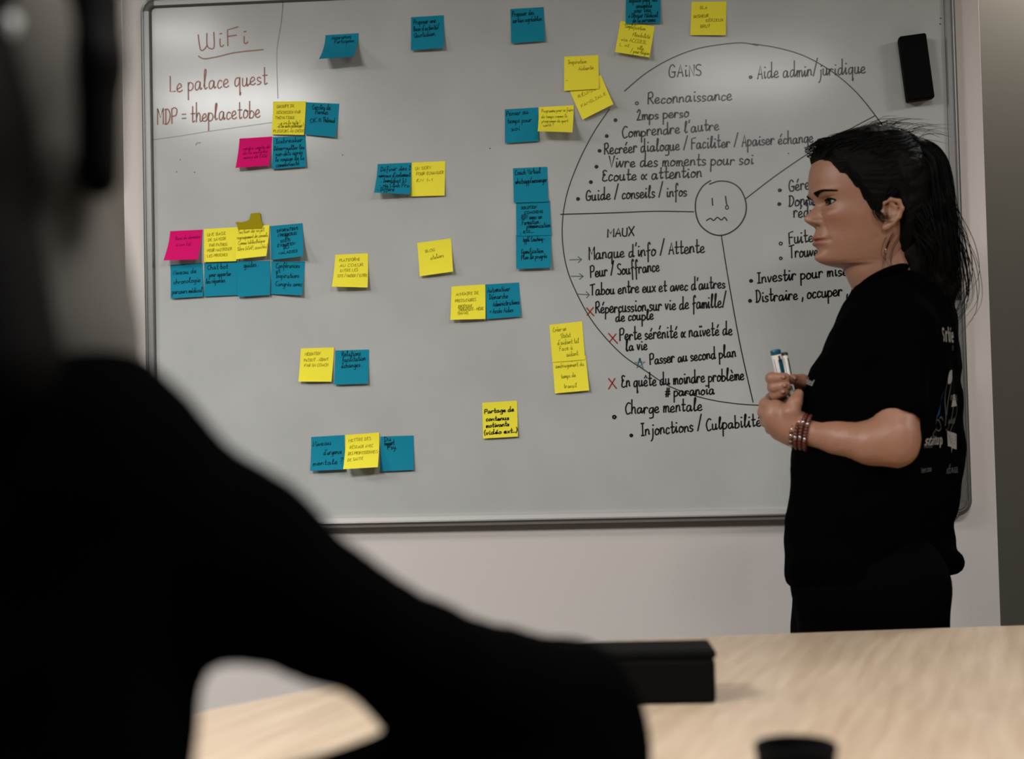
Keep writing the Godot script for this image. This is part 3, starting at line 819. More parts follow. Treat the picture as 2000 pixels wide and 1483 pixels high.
# ------------------------------------------------------------------ sticky notes
func sticky_notes() -> void:
	var notes := [
		["blue", -0.4793, 0.4967, -0.4044, 0.4981, -0.4102, 0.4339, -0.4852, 0.4301, 22, 20, 0, "note_ink", "blue note alone in the top row nearest the WiFi box, bottom curling away", [["Assurances", 0.2, 0.17, 0.78], ["Participées.", 0.3, 0.32, 0.9]]],
		["blue", -0.2866, 0.5287, -0.2133, 0.5301, -0.2139, 0.4534, -0.2871, 0.4518, 6, 8, 0, "note_ink", "blue note in the top row reading Proposer une bonne activité", [["Proposer une", 0.08, 0.22, 0.75], ["Base d'activité/", 0.08, 0.42, 0.85], ["Quotidien.", 0.1, 0.62, 0.75]]],
		["blue", -0.0651, 0.5375, 0.0086, 0.5388, 0.0101, 0.4612, -0.0647, 0.4586, 5, 5, 0, "note_ink", "blue note in the top row with two lines about sorties", [["Proposer des", 0.05, 0.22, 0.7], ["sorties agréables", 0.06, 0.4, 0.92]]],
		["yellow", 0.1768, 0.5008, 0.2515, 0.4851, 0.2372, 0.4120, 0.1626, 0.4287, 8, 11, 0, "pale_ink", "tilted yellow note tucked under the cut-off blue note by the circle's top", [["Simplification", 0.15, 0.18, 0.75], ["Flexibilité", 0.42, 0.4, 0.92], ["via ACCUEIL", 0.12, 0.6, 0.85], ["L. AE", 0.1, 0.78, 0.38], ["ville", 0.62, 0.8, 0.8], ["/ pour Région", 0.45, 0.93, 0.98]]],
		["blue", 0.1909, 0.5696, 0.2661, 0.5685, 0.2640, 0.4902, 0.1878, 0.4924, 3, 5, 1, "note_ink", "blue note lying over a tilted yellow note, cut off at the top", [["L'idée est un", 0.1, 0.16, 0.9], ["espace pour les", 0.1, 0.38, 0.9], ["ensemble", 0.3, 0.55, 0.75], ["pour tous", 0.25, 0.68, 0.72], ["+ Dossier Médical", 0.08, 0.83, 0.92], ["de la personne", 0.2, 0.97, 0.85]]],
		["yellow", 0.3334, 0.5360, 0.4091, 0.5338, 0.4047, 0.4571, 0.3280, 0.4614, 3, 5, 0, "pale_ink", "yellow note at the top above the circle, reading BUSHEUR SÉRIEUX BRUT", [["BLA", 0.25, 0.22, 0.45], ["BUSHEUR", 0.08, 0.48, 0.5], ["SÉRIEUX", 0.42, 0.6, 0.92], ["BRUT", 0.28, 0.78, 0.55]]],
		["yellow", 0.0511, 0.4264, 0.1265, 0.4267, 0.1257, 0.3507, 0.0491, 0.3492, 4, 4, 0, "pale_ink", "upper yellow note of the overlapping pair left of the circle's top", [["Inspiration", 0.12, 0.22, 0.65], ["Aidante", 0.42, 0.42, 0.85], [".", 0.05, 0.7, 0.1]]],
		["yellow", 0.0605, 0.3521, 0.1310, 0.3823, 0.1562, 0.3132, 0.0880, 0.2830, 6, 9, 1, "pale_ink", "strongly tilted yellow note overlapping another, touching the circle's outline", [["RÉUNION", 0.15, 0.35, 0.82], ["FAMILIALE", 0.12, 0.65, 0.92]]],
		["blue", -0.0828, 0.3145, -0.0092, 0.3162, -0.0099, 0.2402, -0.0835, 0.2383, 4, 4, 0, "note_ink", "blue note left of a yellow one beside the circle, reading Penser au temps pour soi", [["Penser au", 0.05, 0.2, 0.7], ["temps pour", 0.08, 0.42, 0.8], ["soi", 0.2, 0.65, 0.45]]],
		["yellow", -0.0070, 0.3162, 0.0698, 0.3177, 0.0658, 0.2498, -0.0096, 0.2549, 18, 18, 1, "pale_ink", "yellow note curling up beside a blue one, just left of the circle's arc", [["Programme pour se faire", 0.08, 0.2, 0.98], ["du temps comme le", 0.08, 0.42, 0.82], ["programme de sport", 0.1, 0.6, 0.85], ["santé ?", 0.15, 0.78, 0.45]]],
		["yellow", -0.6000, 0.3518, -0.5260, 0.3501, -0.5309, 0.2733, -0.6037, 0.2771, 4, 4, 1, "pale_ink", "yellow note under the WiFi box corner, topmost of its cluster of four", [["GROUPE DE", 0.12, 0.2, 0.65], ["DISCUSSION PAR", 0.12, 0.37, 0.85], ["THÉMATIQUE", 0.08, 0.53, 0.68], ["- ça ira la suite !", 0.18, 0.7, 0.85], ["- et ton autre pathologie !", 0.15, 0.8, 0.96], ["PLUSIEURS AU CHOIX", 0.05, 0.94, 0.98]]],
		["blue", -0.5260, 0.3478, -0.4512, 0.3414, -0.4596, 0.2649, -0.5286, 0.2743, 4, 6, 0, "note_ink", "blue note right of the yellow one under the WiFi box, underlined text", [["Cercles de", 0.2, 0.2, 0.75], ["Paroles.", 0.3, 0.34, 0.7], ["OK", 0.15, 0.62, 0.35], ["M. Thibaud", 0.42, 0.58, 0.92]]],
		["pink", -0.6780, 0.2719, -0.6037, 0.2737, -0.6096, 0.2061, -0.6838, 0.2030, 10, 8, 0, "pink_ink", "pink note under the WiFi box, left of a blue one", [["rendre compte de", 0.15, 0.4, 0.95], ["de la maladie", 0.15, 0.55, 0.9], ["mieux de l'été", 0.2, 0.7, 0.9]]],
		["blue", -0.6026, 0.2725, -0.5286, 0.2720, -0.5276, 0.2020, -0.6039, 0.1990, 5, 5, 0, "note_ink", "blue note right of the upper pink note, filled with five lines", [["Icebreaker", 0.1, 0.2, 0.9], ["Déverrouiller les", 0.04, 0.42, 0.95], ["non-dits après", 0.1, 0.6, 0.9], ["le voyage de la", 0.1, 0.77, 0.95], ["communauté", 0.12, 0.95, 0.8]]],
		["yellow", -0.2923, 0.2038, -0.2171, 0.2045, -0.2199, 0.1273, -0.2951, 0.1276, 4, 4, 0, "pale_ink", "yellow note in the board's middle, right half of a pair with a curling blue one", [["UN SERV", 0.12, 0.22, 0.58], ["POUR ÉCHANGER", 0.15, 0.38, 0.95], ["EN 1-1", 0.15, 0.57, 0.62]]],
		["blue", -0.3678, 0.2031, -0.2923, 0.2038, -0.2950, 0.1310, -0.3727, 0.1348, 15, 8, 1, "note_ink", "blue note in the board's middle curling over its shadow, left of a yellow one", [["Définir des 2", 0.1, 0.25, 0.98], ["niveaux d'isolement", 0.06, 0.45, 0.98], [". Immédiat 1-1", 0.15, 0.62, 0.85], ["- ou Club Pro", 0.12, 0.78, 0.95], ["- Différé", 0.08, 0.93, 0.55]]],
		["blue", -0.0678, 0.1833, 0.0079, 0.1839, 0.0082, 0.1058, -0.0673, 0.1061, 3, 3, 0, "note_ink", "topmost of three blue notes stacked in a column", [["Coach Virtuel", 0.06, 0.2, 0.8], ["whatsapp/messenger", 0.06, 0.45, 0.98]]],
		["blue", -0.0628, 0.1082, 0.0117, 0.1091, 0.0132, 0.0322, -0.0634, 0.0324, 2, 2, 1, "note_ink", "middle of three blue notes stacked in a column", [["SOLUTION", 0.15, 0.22, 0.6], ["COACHING", 0.25, 0.36, 0.78], [". RDV avec un", 0.1, 0.52, 0.75], [". Formation", 0.12, 0.68, 0.65], ["communication", 0.3, 0.78, 0.98], [". etc...", 0.12, 0.93, 0.5]]],
		["blue", -0.0645, 0.0347, 0.0121, 0.0334, 0.0114, -0.0400, -0.0652, -0.0410, 5, 6, 2, "note_ink", "lowest of three blue notes stacked in a column", [["Appli' Coaching -", 0.2, 0.2, 0.82], ["Gamification", 0.15, 0.55, 0.78], ["Plan de progrès", 0.15, 0.72, 0.88]]],
		["pink", -0.8384, 0.0692, -0.7650, 0.0702, -0.7719, 0.0016, -0.8465, 0.0005, 14, 10, 1, "pink_ink", "pink note at the left end of the long double row of notes", [["Base de données", 0.2, 0.3, 0.95], ["santé", 0.25, 0.52, 0.7]]],
		["yellow", -0.7615, 0.0712, -0.6860, 0.0733, -0.6885, -0.0033, -0.7616, -0.0033, 3, 3, 1, "pale_ink", "yellow note right of the lower pink note in the double row", [["UNE BASE", 0.1, 0.22, 0.65], ["DE SAVOIR", 0.12, 0.38, 0.66], ["PAR PATHOS", 0.16, 0.54, 0.7], ["POUR MAITRISER", 0.1, 0.7, 0.85], ["LES PROCHES", 0.1, 0.86, 0.72]]],
		["yellow", -0.6895, 0.0723, -0.6130, 0.0755, -0.6178, 0.0047, -0.6884, 0.0001, 6, 9, 2, "pale_ink", "yellow note with a torn scrap over its top edge in the double row", [["Section de sujet", 0.08, 0.2, 0.85], ["regroupement de conseils", 0.04, 0.38, 0.97], ["Comme bibliothèque", 0.08, 0.56, 0.9], ["libre (ASAP, assistés)", 0.06, 0.74, 0.98]]],
		["blue", -0.6119, 0.0732, -0.5392, 0.0776, -0.5348, 0.0010, -0.6098, -0.0035, 4, 12, 0, "note_ink", "blue note at the right end of the double row's upper line, capitals", [["INFORMATIONS", 0.2, 0.2, 0.85], ["/ PROTOCOLES", 0.22, 0.34, 0.8], ["DE", 0.45, 0.43, 0.55], ["SOINS", 0.3, 0.52, 0.6], ["ÉVOLUTION", 0.2, 0.64, 0.75], ["DES", 0.4, 0.73, 0.56], ["MALADIES", 0.25, 0.86, 0.82]]],
		["blue", -0.8396, -0.0066, -0.7662, -0.0043, -0.7651, -0.0800, -0.8384, -0.0824, 4, 4, 0, "note_ink", "blue note below the lower pink note, reading Niveau de chronologie", [["Niveau de", 0.08, 0.3, 0.8], ["chronologie", 0.1, 0.58, 0.92], ["parcours médical", 0.05, 0.87, 0.98]]],
		["blue", -0.7627, -0.0045, -0.6862, -0.0034, -0.6874, -0.0789, -0.7628, -0.0801, 3, 3, 0, "note_ink", "blue note reading Chat bot in the double row's lower line", [["Chat bot", 0.1, 0.2, 0.7], ["pour apporter", 0.15, 0.42, 0.8], ["les réponses", 0.06, 0.62, 0.62]]],
		["blue", -0.6873, -0.0034, -0.6133, -0.0046, -0.6135, -0.0811, -0.6864, -0.0835, 5, 5, 1, "note_ink", "blue note with one word, guides, in the double row's lower line", [["guides .", 0.2, 0.18, 0.65]]],
		["blue", -0.6110, -0.0058, -0.5350, -0.0082, -0.5410, -0.0844, -0.6123, -0.0788, 3, 7, 0, "note_ink", "blue note at the right end of the double row's lower line, handwriting in script", [["Conférences", 0.15, 0.2, 0.85], ["et", 0.16, 0.36, 0.28], ["Inspirations", 0.15, 0.5, 0.85], ["Congrès avec", 0.15, 0.75, 0.97]]],
		["yellow", -0.4669, 0.0045, -0.3936, 0.0056, -0.3940, -0.0717, -0.4718, -0.0682, 12, 8, 0, "pale_ink", "yellow note standing alone right of the double row", [["PLATEFORME", 0.14, 0.22, 0.75], ["AU COEUR", 0.16, 0.38, 0.85], ["ENTRE LES", 0.18, 0.54, 0.7], ["SITE / MAISON / ENTRE", 0.12, 0.7, 0.98]]],
		["yellow", -0.2836, 0.0248, -0.2083, 0.0326, -0.2043, -0.0423, -0.2784, -0.0502, 6, 8, 0, "pale_ink", "tilted yellow note alone in the middle with two short words", [["BLOG", 0.22, 0.32, 0.5], ["ateliers", 0.36, 0.55, 0.75]]],
		["yellow", -0.2096, -0.0739, -0.1348, -0.0716, -0.1354, -0.1484, -0.2123, -0.1484, 8, 6, 1, "pale_ink", "yellow note left of a blue one, below the three stacked blue notes", [["ANNUAIRE DE", 0.14, 0.28, 0.8], ["PRESTATAIRES", 0.12, 0.48, 0.72], ["JURIDIQUE", 0.2, 0.65, 0.62], ["THÉRAPEUTE - MÉDIC", 0.22, 0.75, 0.95], ["TRAVAIL", 0.2, 0.86, 0.52]]],
		["blue", -0.1348, -0.0716, -0.0602, -0.0693, -0.0575, -0.1450, -0.1331, -0.1484, 5, 4, 0, "note_ink", "blue note right of a yellow one, below the three stacked blue notes", [["Automatiser", 0.06, 0.24, 0.72], ["Démarche", 0.1, 0.44, 0.65], ["Administratives", 0.2, 0.65, 0.97], ["= Accès Aides", 0.1, 0.85, 0.78]]],
		["yellow", 0.0039, -0.1647, 0.0758, -0.1589, 0.0804, -0.2432, 0.0086, -0.2469, 2, 2, 0, "pale_ink", "upper of two yellow notes joined as one tall strip beside the circle", [["Créer un", 0.1, 0.2, 0.5], ["Statut", 0.32, 0.38, 0.62], ["d'aidant tel", 0.2, 0.55, 0.85], ["Face à", 0.25, 0.72, 0.65], ["aidant", 0.45, 0.88, 0.8]]],
		["yellow", 0.0088, -0.2368, 0.0817, -0.2342, 0.0876, -0.3105, 0.0125, -0.3154, 3, 5, 1, "pale_ink", "lower of two yellow notes joined as one tall strip beside the circle", [["Sauf", 0.32, 0.1, 0.6], ["aménagement du", 0.08, 0.3, 0.92], ["temps de", 0.22, 0.6, 0.65], ["travail", 0.28, 0.88, 0.65]]],
		["yellow", -0.5478, -0.2014, -0.4732, -0.2011, -0.4793, -0.2770, -0.5526, -0.2751, 6, 5, 1, "pale_ink", "yellow note left of a blue one, low on the board's left", [["MÉDIATION", 0.14, 0.22, 0.6], ["PATIENT - AIDANT", 0.12, 0.4, 0.85], ["PAR UN COACH", 0.14, 0.56, 0.85]]],
		["blue", -0.4711, -0.2080, -0.3956, -0.2078, -0.3983, -0.2836, -0.4737, -0.2839, 5, 5, 0, "note_ink", "blue note right of a yellow one, low on the board, thick script", [["Relations", 0.2, 0.18, 0.75], ["facilitation", 0.22, 0.34, 0.9], ["échanges .", 0.2, 0.52, 0.82]]],
		["yellow", -0.1475, -0.3316, -0.0709, -0.3290, -0.0705, -0.4075, -0.1470, -0.4102, 4, 4, 0, "note_ink", "yellow note with bold dark writing, Partage de contenus, standing alone low on the board", [["Partage de", 0.06, 0.3, 0.9], ["contenus", 0.1, 0.52, 0.75], ["motivants", 0.1, 0.7, 0.75], ["(vidéo ext..)", 0.04, 0.9, 0.98]]],
		["blue", -0.5285, -0.3980, -0.4541, -0.3952, -0.4545, -0.4708, -0.5299, -0.4726, 7, 7, 0, "note_ink", "blue note at the left of the lowest row, reading Niveau d'urgence mentale", [["Niveau", 0.06, 0.28, 0.6], ["d'urgence", 0.38, 0.55, 0.92], ["mentale ?", 0.08, 0.85, 0.95]]],
		["blue", -0.3744, -0.4005, -0.3006, -0.3999, -0.3010, -0.4753, -0.3749, -0.4771, 4, 4, 0, "note_ink", "blue note at the right of the lowest row with one short phrase", [["Du", 0.12, 0.15, 0.32], ["support", 0.12, 0.26, 0.42], ["Psy.", 0.22, 0.38, 0.48]]],
		["yellow", -0.4519, -0.3953, -0.3765, -0.3914, -0.3769, -0.4669, -0.4522, -0.4698, 16, 14, 1, "pale_ink", "yellow note between two blue ones in the lowest row", [["METTRE DES", 0.1, 0.22, 0.75], ["RÉSEAUX AVEC", 0.14, 0.42, 0.82], ["DES PROFESSIONNELS", 0.1, 0.6, 0.96], ["DE SANTÉ", 0.1, 0.78, 0.55]]],
	]
	for n in notes: sticky_note(n)
	# the torn scrap over one note's top edge
	var o := thing("paper_scrap", "torn dark yellow paper scrap stuck over a yellow note's top edge", "paper scrap", Vector3(0, BY, 0))
	var outline: Array[Vector2] = [Vector2(-0.6893, 0.0826), Vector2(-0.6858, 0.0848), Vector2(-0.6754, 0.0833), Vector2(-0.6626, 0.0863), Vector2(-0.6579, 0.0896), Vector2(-0.6542, 0.1027), Vector2(-0.6334, 0.1037), Vector2(-0.6313, 0.0864), Vector2(-0.6269, 0.0771), Vector2(-0.6294, 0.0680), Vector2(-0.6838, 0.0675), Vector2(-0.6859, 0.0779)]
	var pv := PackedVector2Array(outline)
	var tri := Geometry2D.triangulate_polygon(pv)
	var c := Vector2(-0.6580, 0.0839)
	o.position = Vector3(c.x, BY + c.y, 0.0)
	var st := begin()
	for back in [0, 1]:
		for i in range(0, tri.size(), 3):
			var q := [pv[tri[i]], pv[tri[i + 1]], pv[tri[i + 2]]]
			var ccw: bool = (q[1] - q[0]).cross(q[2] - q[0]) > 0
			for k in ([0, 2, 1] if ccw == (back == 0) else [0, 1, 2]):
				st.set_normal(Vector3(0, 0, 1.0 - 2.0 * back))
				st.add_vertex(Vector3(q[k].x - c.x, q[k].y - c.y, 0.0042 - 0.0003 * back))
	put("torn_paper", st.commit(), M.ochre, o)

func sticky_note(n: Array) -> void:
	var tl := Vector2(n[1], n[2])
	var tr := Vector2(n[3], n[4])
	var br := Vector2(n[5], n[6])
	var bl := Vector2(n[7], n[8])
	var mid := (tl + tr + br + bl) / 4.0
	var o := thing("sticky_note", n[13], "sticky note", Vector3(mid.x, BY + mid.y, 0.0), "sticky notes on the whiteboard")
	var z0: float = 0.0008 + 0.0011 * n[11]
	var la: float = n[9] * (0.0012 + 0.00005 * n[9])
	var lb: float = n[10] * (0.0012 + 0.00005 * n[10])
	var surf := func(u: float, t: float) -> Vector3:
		var p := tl.lerp(tr, u).lerp(bl.lerp(br, u), t) - mid
		var s := clampf((t - 0.12) / 0.88, 0.0, 1.0)
		return Vector3(p.x, p.y, z0 + lerpf(la, lb, u) * pow(s, 1.7) + 0.0006 * sin(u * PI) * s)
	var st := begin()
	var N := 9
	for back in [0, 1]:
		for i in N:
			for j in N:
				var q: Array[Vector3] = []
				for d in [[0, 0], [1, 0], [1, 1], [0, 1]]:
					q.append(surf.call(float(i + d[0]) / N, float(j + d[1]) / N) - Vector3(0, 0, 0.00025 * back))
				var nrm := (q[2] - q[0]).cross(q[1] - q[0]).normalized()
				if nrm.z < 0: nrm = -nrm
				for k in ([0, 1, 2, 0, 2, 3] if back == 0 else [0, 2, 1, 0, 3, 2]):
					st.set_smooth_group(back)
					st.set_uv(Vector2(0, 0))
					st.add_vertex(q[k])
	st.generate_normals()
	put("paper", st.commit(), M[n[0]], o)
	var ink := begin()
	var bold: float = 0.75 if n[12] == "pale_ink" or n[12] == "pink_ink" else 1.25
	if String(n[13]).contains("bold"): bold = 2.0
	var place := func(p: Vector2) -> Vector3:
		return (surf.call(clampf(p.x, 0.0, 1.0), clampf(-p.y, 0.0, 1.0)) as Vector3) + Vector3(0, 0, 0.0004)
	for t in n[14]:
		for s in text_strokes(t[0], Vector2(t[1], -t[2]), Vector2(t[3], -t[2] + rng.randf_range(0.0, 0.03)), (0.040 if String(t[0]) == String(t[0]).to_upper() else 0.055) if n[0] != "blue" else (0.036 if String(t[0]) == String(t[0]).to_upper() and String(t[0]).length() > 3 else 0.066), 0.5):
			ribbon(ink, s, bold * 0.013, place)
	if n[14].size():
		put("handwriting", ink.commit(), M[n[12]], o)


# ------------------------------------------------------------------ the head: a surface given by how far it reaches round its upright axis
# canonical axes: +z to the face, +x to the person's left, y up from the eyes; metres
var T_FRONT := [[0.1165, 0.004], [0.114, 0.030], [0.109, 0.050], [0.098, 0.075], [0.085, 0.089], [0.070, 0.0990], [0.054, 0.1045], [0.036, 0.1068], [0.018, 0.1062], [0.004, 0.1020], [-0.006, 0.0990], [-0.014, 0.0980], [-0.03, 0.0978], [-0.05, 0.0985], [-0.07, 0.1000], [-0.09, 0.0998], [-0.101, 0.0985], [-0.107, 0.0955], [-0.1115, 0.088], [-0.1145, 0.078], [-0.1165, 0.066], [-0.119, 0.058], [-0.125, 0.055], [-0.14, 0.055], [-0.17, 0.055], [-0.20, 0.057]]
var T_BACK := [[0.1165, 0.004], [0.114, 0.032], [0.109, 0.05], [0.098, 0.068], [0.085, 0.078], [0.07, 0.085], [0.04, 0.091], [0.0, 0.090], [-0.03, 0.083], [-0.06, 0.070], [-0.09, 0.060], [-0.113, 0.056], [-0.14, 0.053], [-0.20, 0.055]]
var T_SIDE := [[0.1165, 0.004], [0.114, 0.028], [0.109, 0.042], [0.098, 0.056], [0.085, 0.064], [0.07, 0.0695], [0.05, 0.073], [0.03, 0.0745], [0.0, 0.073], [-0.03, 0.071], [-0.05, 0.068], [-0.07, 0.064], [-0.09, 0.058], [-0.105, 0.053], [-0.115, 0.050], [-0.13, 0.050], [-0.20, 0.056]]
var T_POW := [[0.1165, 2.0], [0.07, 2.25], [0.02, 2.3], [-0.03, 2.15], [-0.06, 1.95], [-0.09, 1.72], [-0.11, 1.6], [-0.118, 1.8], [-0.13, 2.0], [-0.20, 2.0]]
var T_MID := [[0.1165, 0.0], [-0.11, 0.0], [-0.125, -0.004], [-0.15, -0.014], [-0.1725, -0.026], [-0.20, -0.038]]
var T_NOSE := [[0.006, 0.0], [-0.002, 0.0008], [-0.008, 0.0042], [-0.014, 0.0100], [-0.020, 0.0165], [-0.0245, 0.0215], [-0.028, 0.0238], [-0.0315, 0.0236], [-0.035, 0.0208], [-0.039, 0.0140], [-0.043, 0.0060], [-0.047, 0.001], [-0.051, 0.0]]
const EYE := Vector2(0.0325, -0.0060)

func tab(t: Array, y: float) -> float:
	# smooth (monotone enough) curve through a table sorted from high y to low
	var n := t.size()
	if y >= t[0][0]: return t[0][1]
	if y <= t[n - 1][0]: return t[n - 1][1]
	var i := 0
	while y < t[i + 1][0]: i += 1
	var h: float = t[i][0] - t[i + 1][0]
	var f: float = (t[i][0] - y) / h
	var d: float = (t[i + 1][1] - t[i][1]) / h
	var d0: float = d if i == 0 else (t[i][1] - t[i - 1][1]) / (t[i - 1][0] - t[i][0])
	var d2: float = d if i + 2 >= n else (t[i + 2][1] - t[i + 1][1]) / (t[i + 1][0] - t[i + 2][0])
	var m0 := 0.0 if d0 * d <= 0.0 else 2.0 * d0 * d / (d0 + d)
	var m1 := 0.0 if d2 * d <= 0.0 else 2.0 * d2 * d / (d2 + d)
	var f2 := f * f
	var f3 := f2 * f
	return (2 * f3 - 3 * f2 + 1) * t[i][1] + (f3 - 2 * f2 + f) * h * m0 + (-2 * f3 + 3 * f2) * t[i + 1][1] + (f3 - f2) * h * m1

func bump(x: float, y: float, cx: float, cy: float, sx: float, sy: float) -> float:
	var a := (x - cx) / sx
	var b := (y - cy) / sy
	var e := a * a + b * b
	return exp(-e) if e < 9.0 else 0.0

func almond(x: float, y: float) -> float:
	# signed: > 0 inside the eye opening (right half mirrored by the caller); tilted slightly up outwards
	var u := (x - EYE.x) / EYE_W
	if absf(u) >= 1.0: return -1.0
	return minf(lid_top(u) - y, y - lid_low(u)) / 0.0022

const EYE_W := 0.0152
func lid_top(u: float) -> float:
	return 0.0003 + u * 0.0009 + 0.0060 * pow(maxf(1.0 - u * u, 0.0), 0.72)

func lid_low(u: float) -> float:
	return 0.0003 + u * 0.0009 - 0.0046 * pow(maxf(1.0 - u * u, 0.0), 0.85)

func head_row(y: float) -> PackedFloat32Array:
	return PackedFloat32Array([tab(T_FRONT, y), tab(T_BACK, y), tab(T_SIDE, y), tab(T_POW, y), tab(T_MID, y), tab(T_NOSE, y) if y < 0.02 and y > -0.06 else 0.0])

func head_at(phi: float, y: float, row: PackedFloat32Array, detail := true) -> Vector3:
	var c := cos(phi)
	var s := sin(phi)
	var r: float
	if c >= 0.0:
		r = 1.0 / pow(pow(c / row[0], row[3]) + pow(absf(s) / row[2], row[3]), 1.0 / row[3])
	else:
		r = 1.0 / pow(pow(-c / row[1], 2.1) + pow(absf(s) / row[2], 2.1), 1.0 / 2.1)
	var x := r * s
	var z := row[4] + r * c
	if detail and c > 0.0 and y < 0.06 and y > -0.118:
		var ax := absf(x)
		var d := 0.0
		# nose
		var wn := 0.0060 + 0.0055 * clampf(-y / 0.034, 0.0, 1.0)
		if row[5] > 0.0:
			d += row[5] * exp(-pow(ax / wn, 2.2))
		d += 0.0085 * bump(ax, y, 0.0138, -0.0362, 0.0056, 0.0058)
		d -= 0.0045 * bump(ax, y, 0.0182, -0.0300, 0.0035, 0.0060)
		d -= 0.0080 * bump(ax, y, 0.0070, -0.0436, 0.0042, 0.0028)
		# sockets, lids, brow ridge
		var ey := y - EYE.y
		d -= 0.0125 * bump(ax, ey, 0.0290, 0.001, 0.0170, 0.0105)
		d -= 0.0060 * bump(ax, ey, 0.0165, 0.003, 0.0060, 0.0080)
		d += 0.0056 * bump(ax, ey, EYE.x, 0.000, 0.0140, 0.0088)
		d += 0.0042 * bump(ax, ey, 0.0290, 0.0195, 0.0200, 0.0062)
		d -= 0.0022 * bump(ax, ey, EYE.x, 0.0092, 0.0150, 0.0014)
		d -= 0.0012 * bump(ax, ey, 0.0300, -0.0108, 0.0140, 0.0018)
		var al := almond(ax, ey)
		if al > 0.0 and carved:
			d -= 0.0045 * smoothstep(0.0, 0.6, al)
		elif al > -0.9 and al <= 0.0:
			d += 0.0008 * (1.0 + al)
		# cheeks
		d += 0.0075 * bump(ax, y, 0.0440, -0.0290, 0.0180, 0.0140)
		d -= 0.0035 * bump(ax, y, 0.0500, -0.0620, 0.0160, 0.0180)
		d -= 0.0018 * bump(ax, y + (ax - 0.025) * 1.1, 0.0250, -0.0500, 0.0040, 0.0110)
		# mouth
		var mw := clampf(1.0 - pow(ax / 0.0255, 2.0), 0.0, 1.0)
		var ml := -0.0688 - 0.0012 * (ax / 0.025) * (ax / 0.025)
		d += 0.0046 * pow(mw, 0.7) * exp(-pow((y - ml - 0.0050) / 0.0036, 2.0))
		d += 0.0056 * pow(mw, 0.6) * exp(-pow((y - ml + 0.0058) / 0.0044, 2.0))
		d -= 0.0048 * pow(mw, 0.4) * exp(-pow((y - ml) / 0.0012, 2.0))
		d -= 0.0032 * bump(ax, y, 0.0268, -0.0702, 0.0046, 0.0050)
		d -= 0.0014 * bump(ax, y, 0.0, -0.0570, 0.0030, 0.0050)
		d += 0.0020 * bump(ax, y, 0.0055, -0.0610, 0.0026, 0.0030)
		# chin
		d += 0.0080 * bump(ax, y, 0.0, -0.1000, 0.0190, 0.0095)
		d += 0.0036 * bump(ax, y, 0.0, -0.0560, 0.0200, 0.0080)
		d += 0.0046 * bump(ax, y, 0.0, -0.0690, 0.0240, 0.0100)
		d -= 0.0022 * bump(ax, y, 0.0, -0.0875, 0.0160, 0.0040)
		z += d * clampf(c * 2.5, 0.0, 1.0)
	return Vector3(x, y, z)

var carved := true
func face_point(x: float, y: float, off := 0.0) -> Vector3:
	# the point of the face at (x, y), moved out along z by off
	var row := head_row(y)
	var phi := atan2(x, 0.09)
	var p := Vector3.ZERO
	for i in 6:
		p = head_at(phi, y, row)
		phi += (x - p.x) * 8.0
	return p + Vector3(x * 4.0, 0, 1).normalized() * off

const FACE_MARKS := true

func skin_color(p: Vector3, base: Color) -> Color:
	var c := base
	var ax := absf(p.x)
	var mott := 1.0 + 0.015 * sin(p.x * 310.0 + 3.0 * sin(p.y * 190.0)) * sin(p.y * 270.0 + p.z * 150.0)
	c = Color(c.r * mott, c.g * mott * mott, c.b * mott * mott)
	if p.z > 0.05:
		var mw := clampf(1.0 - pow(ax / 0.0265, 2.0), 0.0, 1.0)
		var ml := -0.0688 - 0.0012 * (ax / 0.025) * (ax / 0.025)
		var lip := 0.0
		if mw > 0.0:
			var top := ml + 0.0088 * pow(mw, 0.65)
			var low := ml - 0.0105 * pow(mw, 0.6)
			lip = smoothstep(0.0, 0.0022, minf(top - p.y, p.y - low))
		c = c.lerp(Color(base.r * 0.82, base.g * 0.56, base.b * 0.56), lip * 0.75)
		c = c.lerp(Color(base.r * 1.0, base.g * 0.84, base.b * 0.80), 0.55 * bump(ax, p.y, 0.046, -0.034, 0.018, 0.014))
		c = c.lerp(Color(base.r * 0.78, base.g * 0.70, base.b * 0.70), 0.5 * bump(ax, p.y, 0.032, -0.018, 0.014, 0.004))
	return c

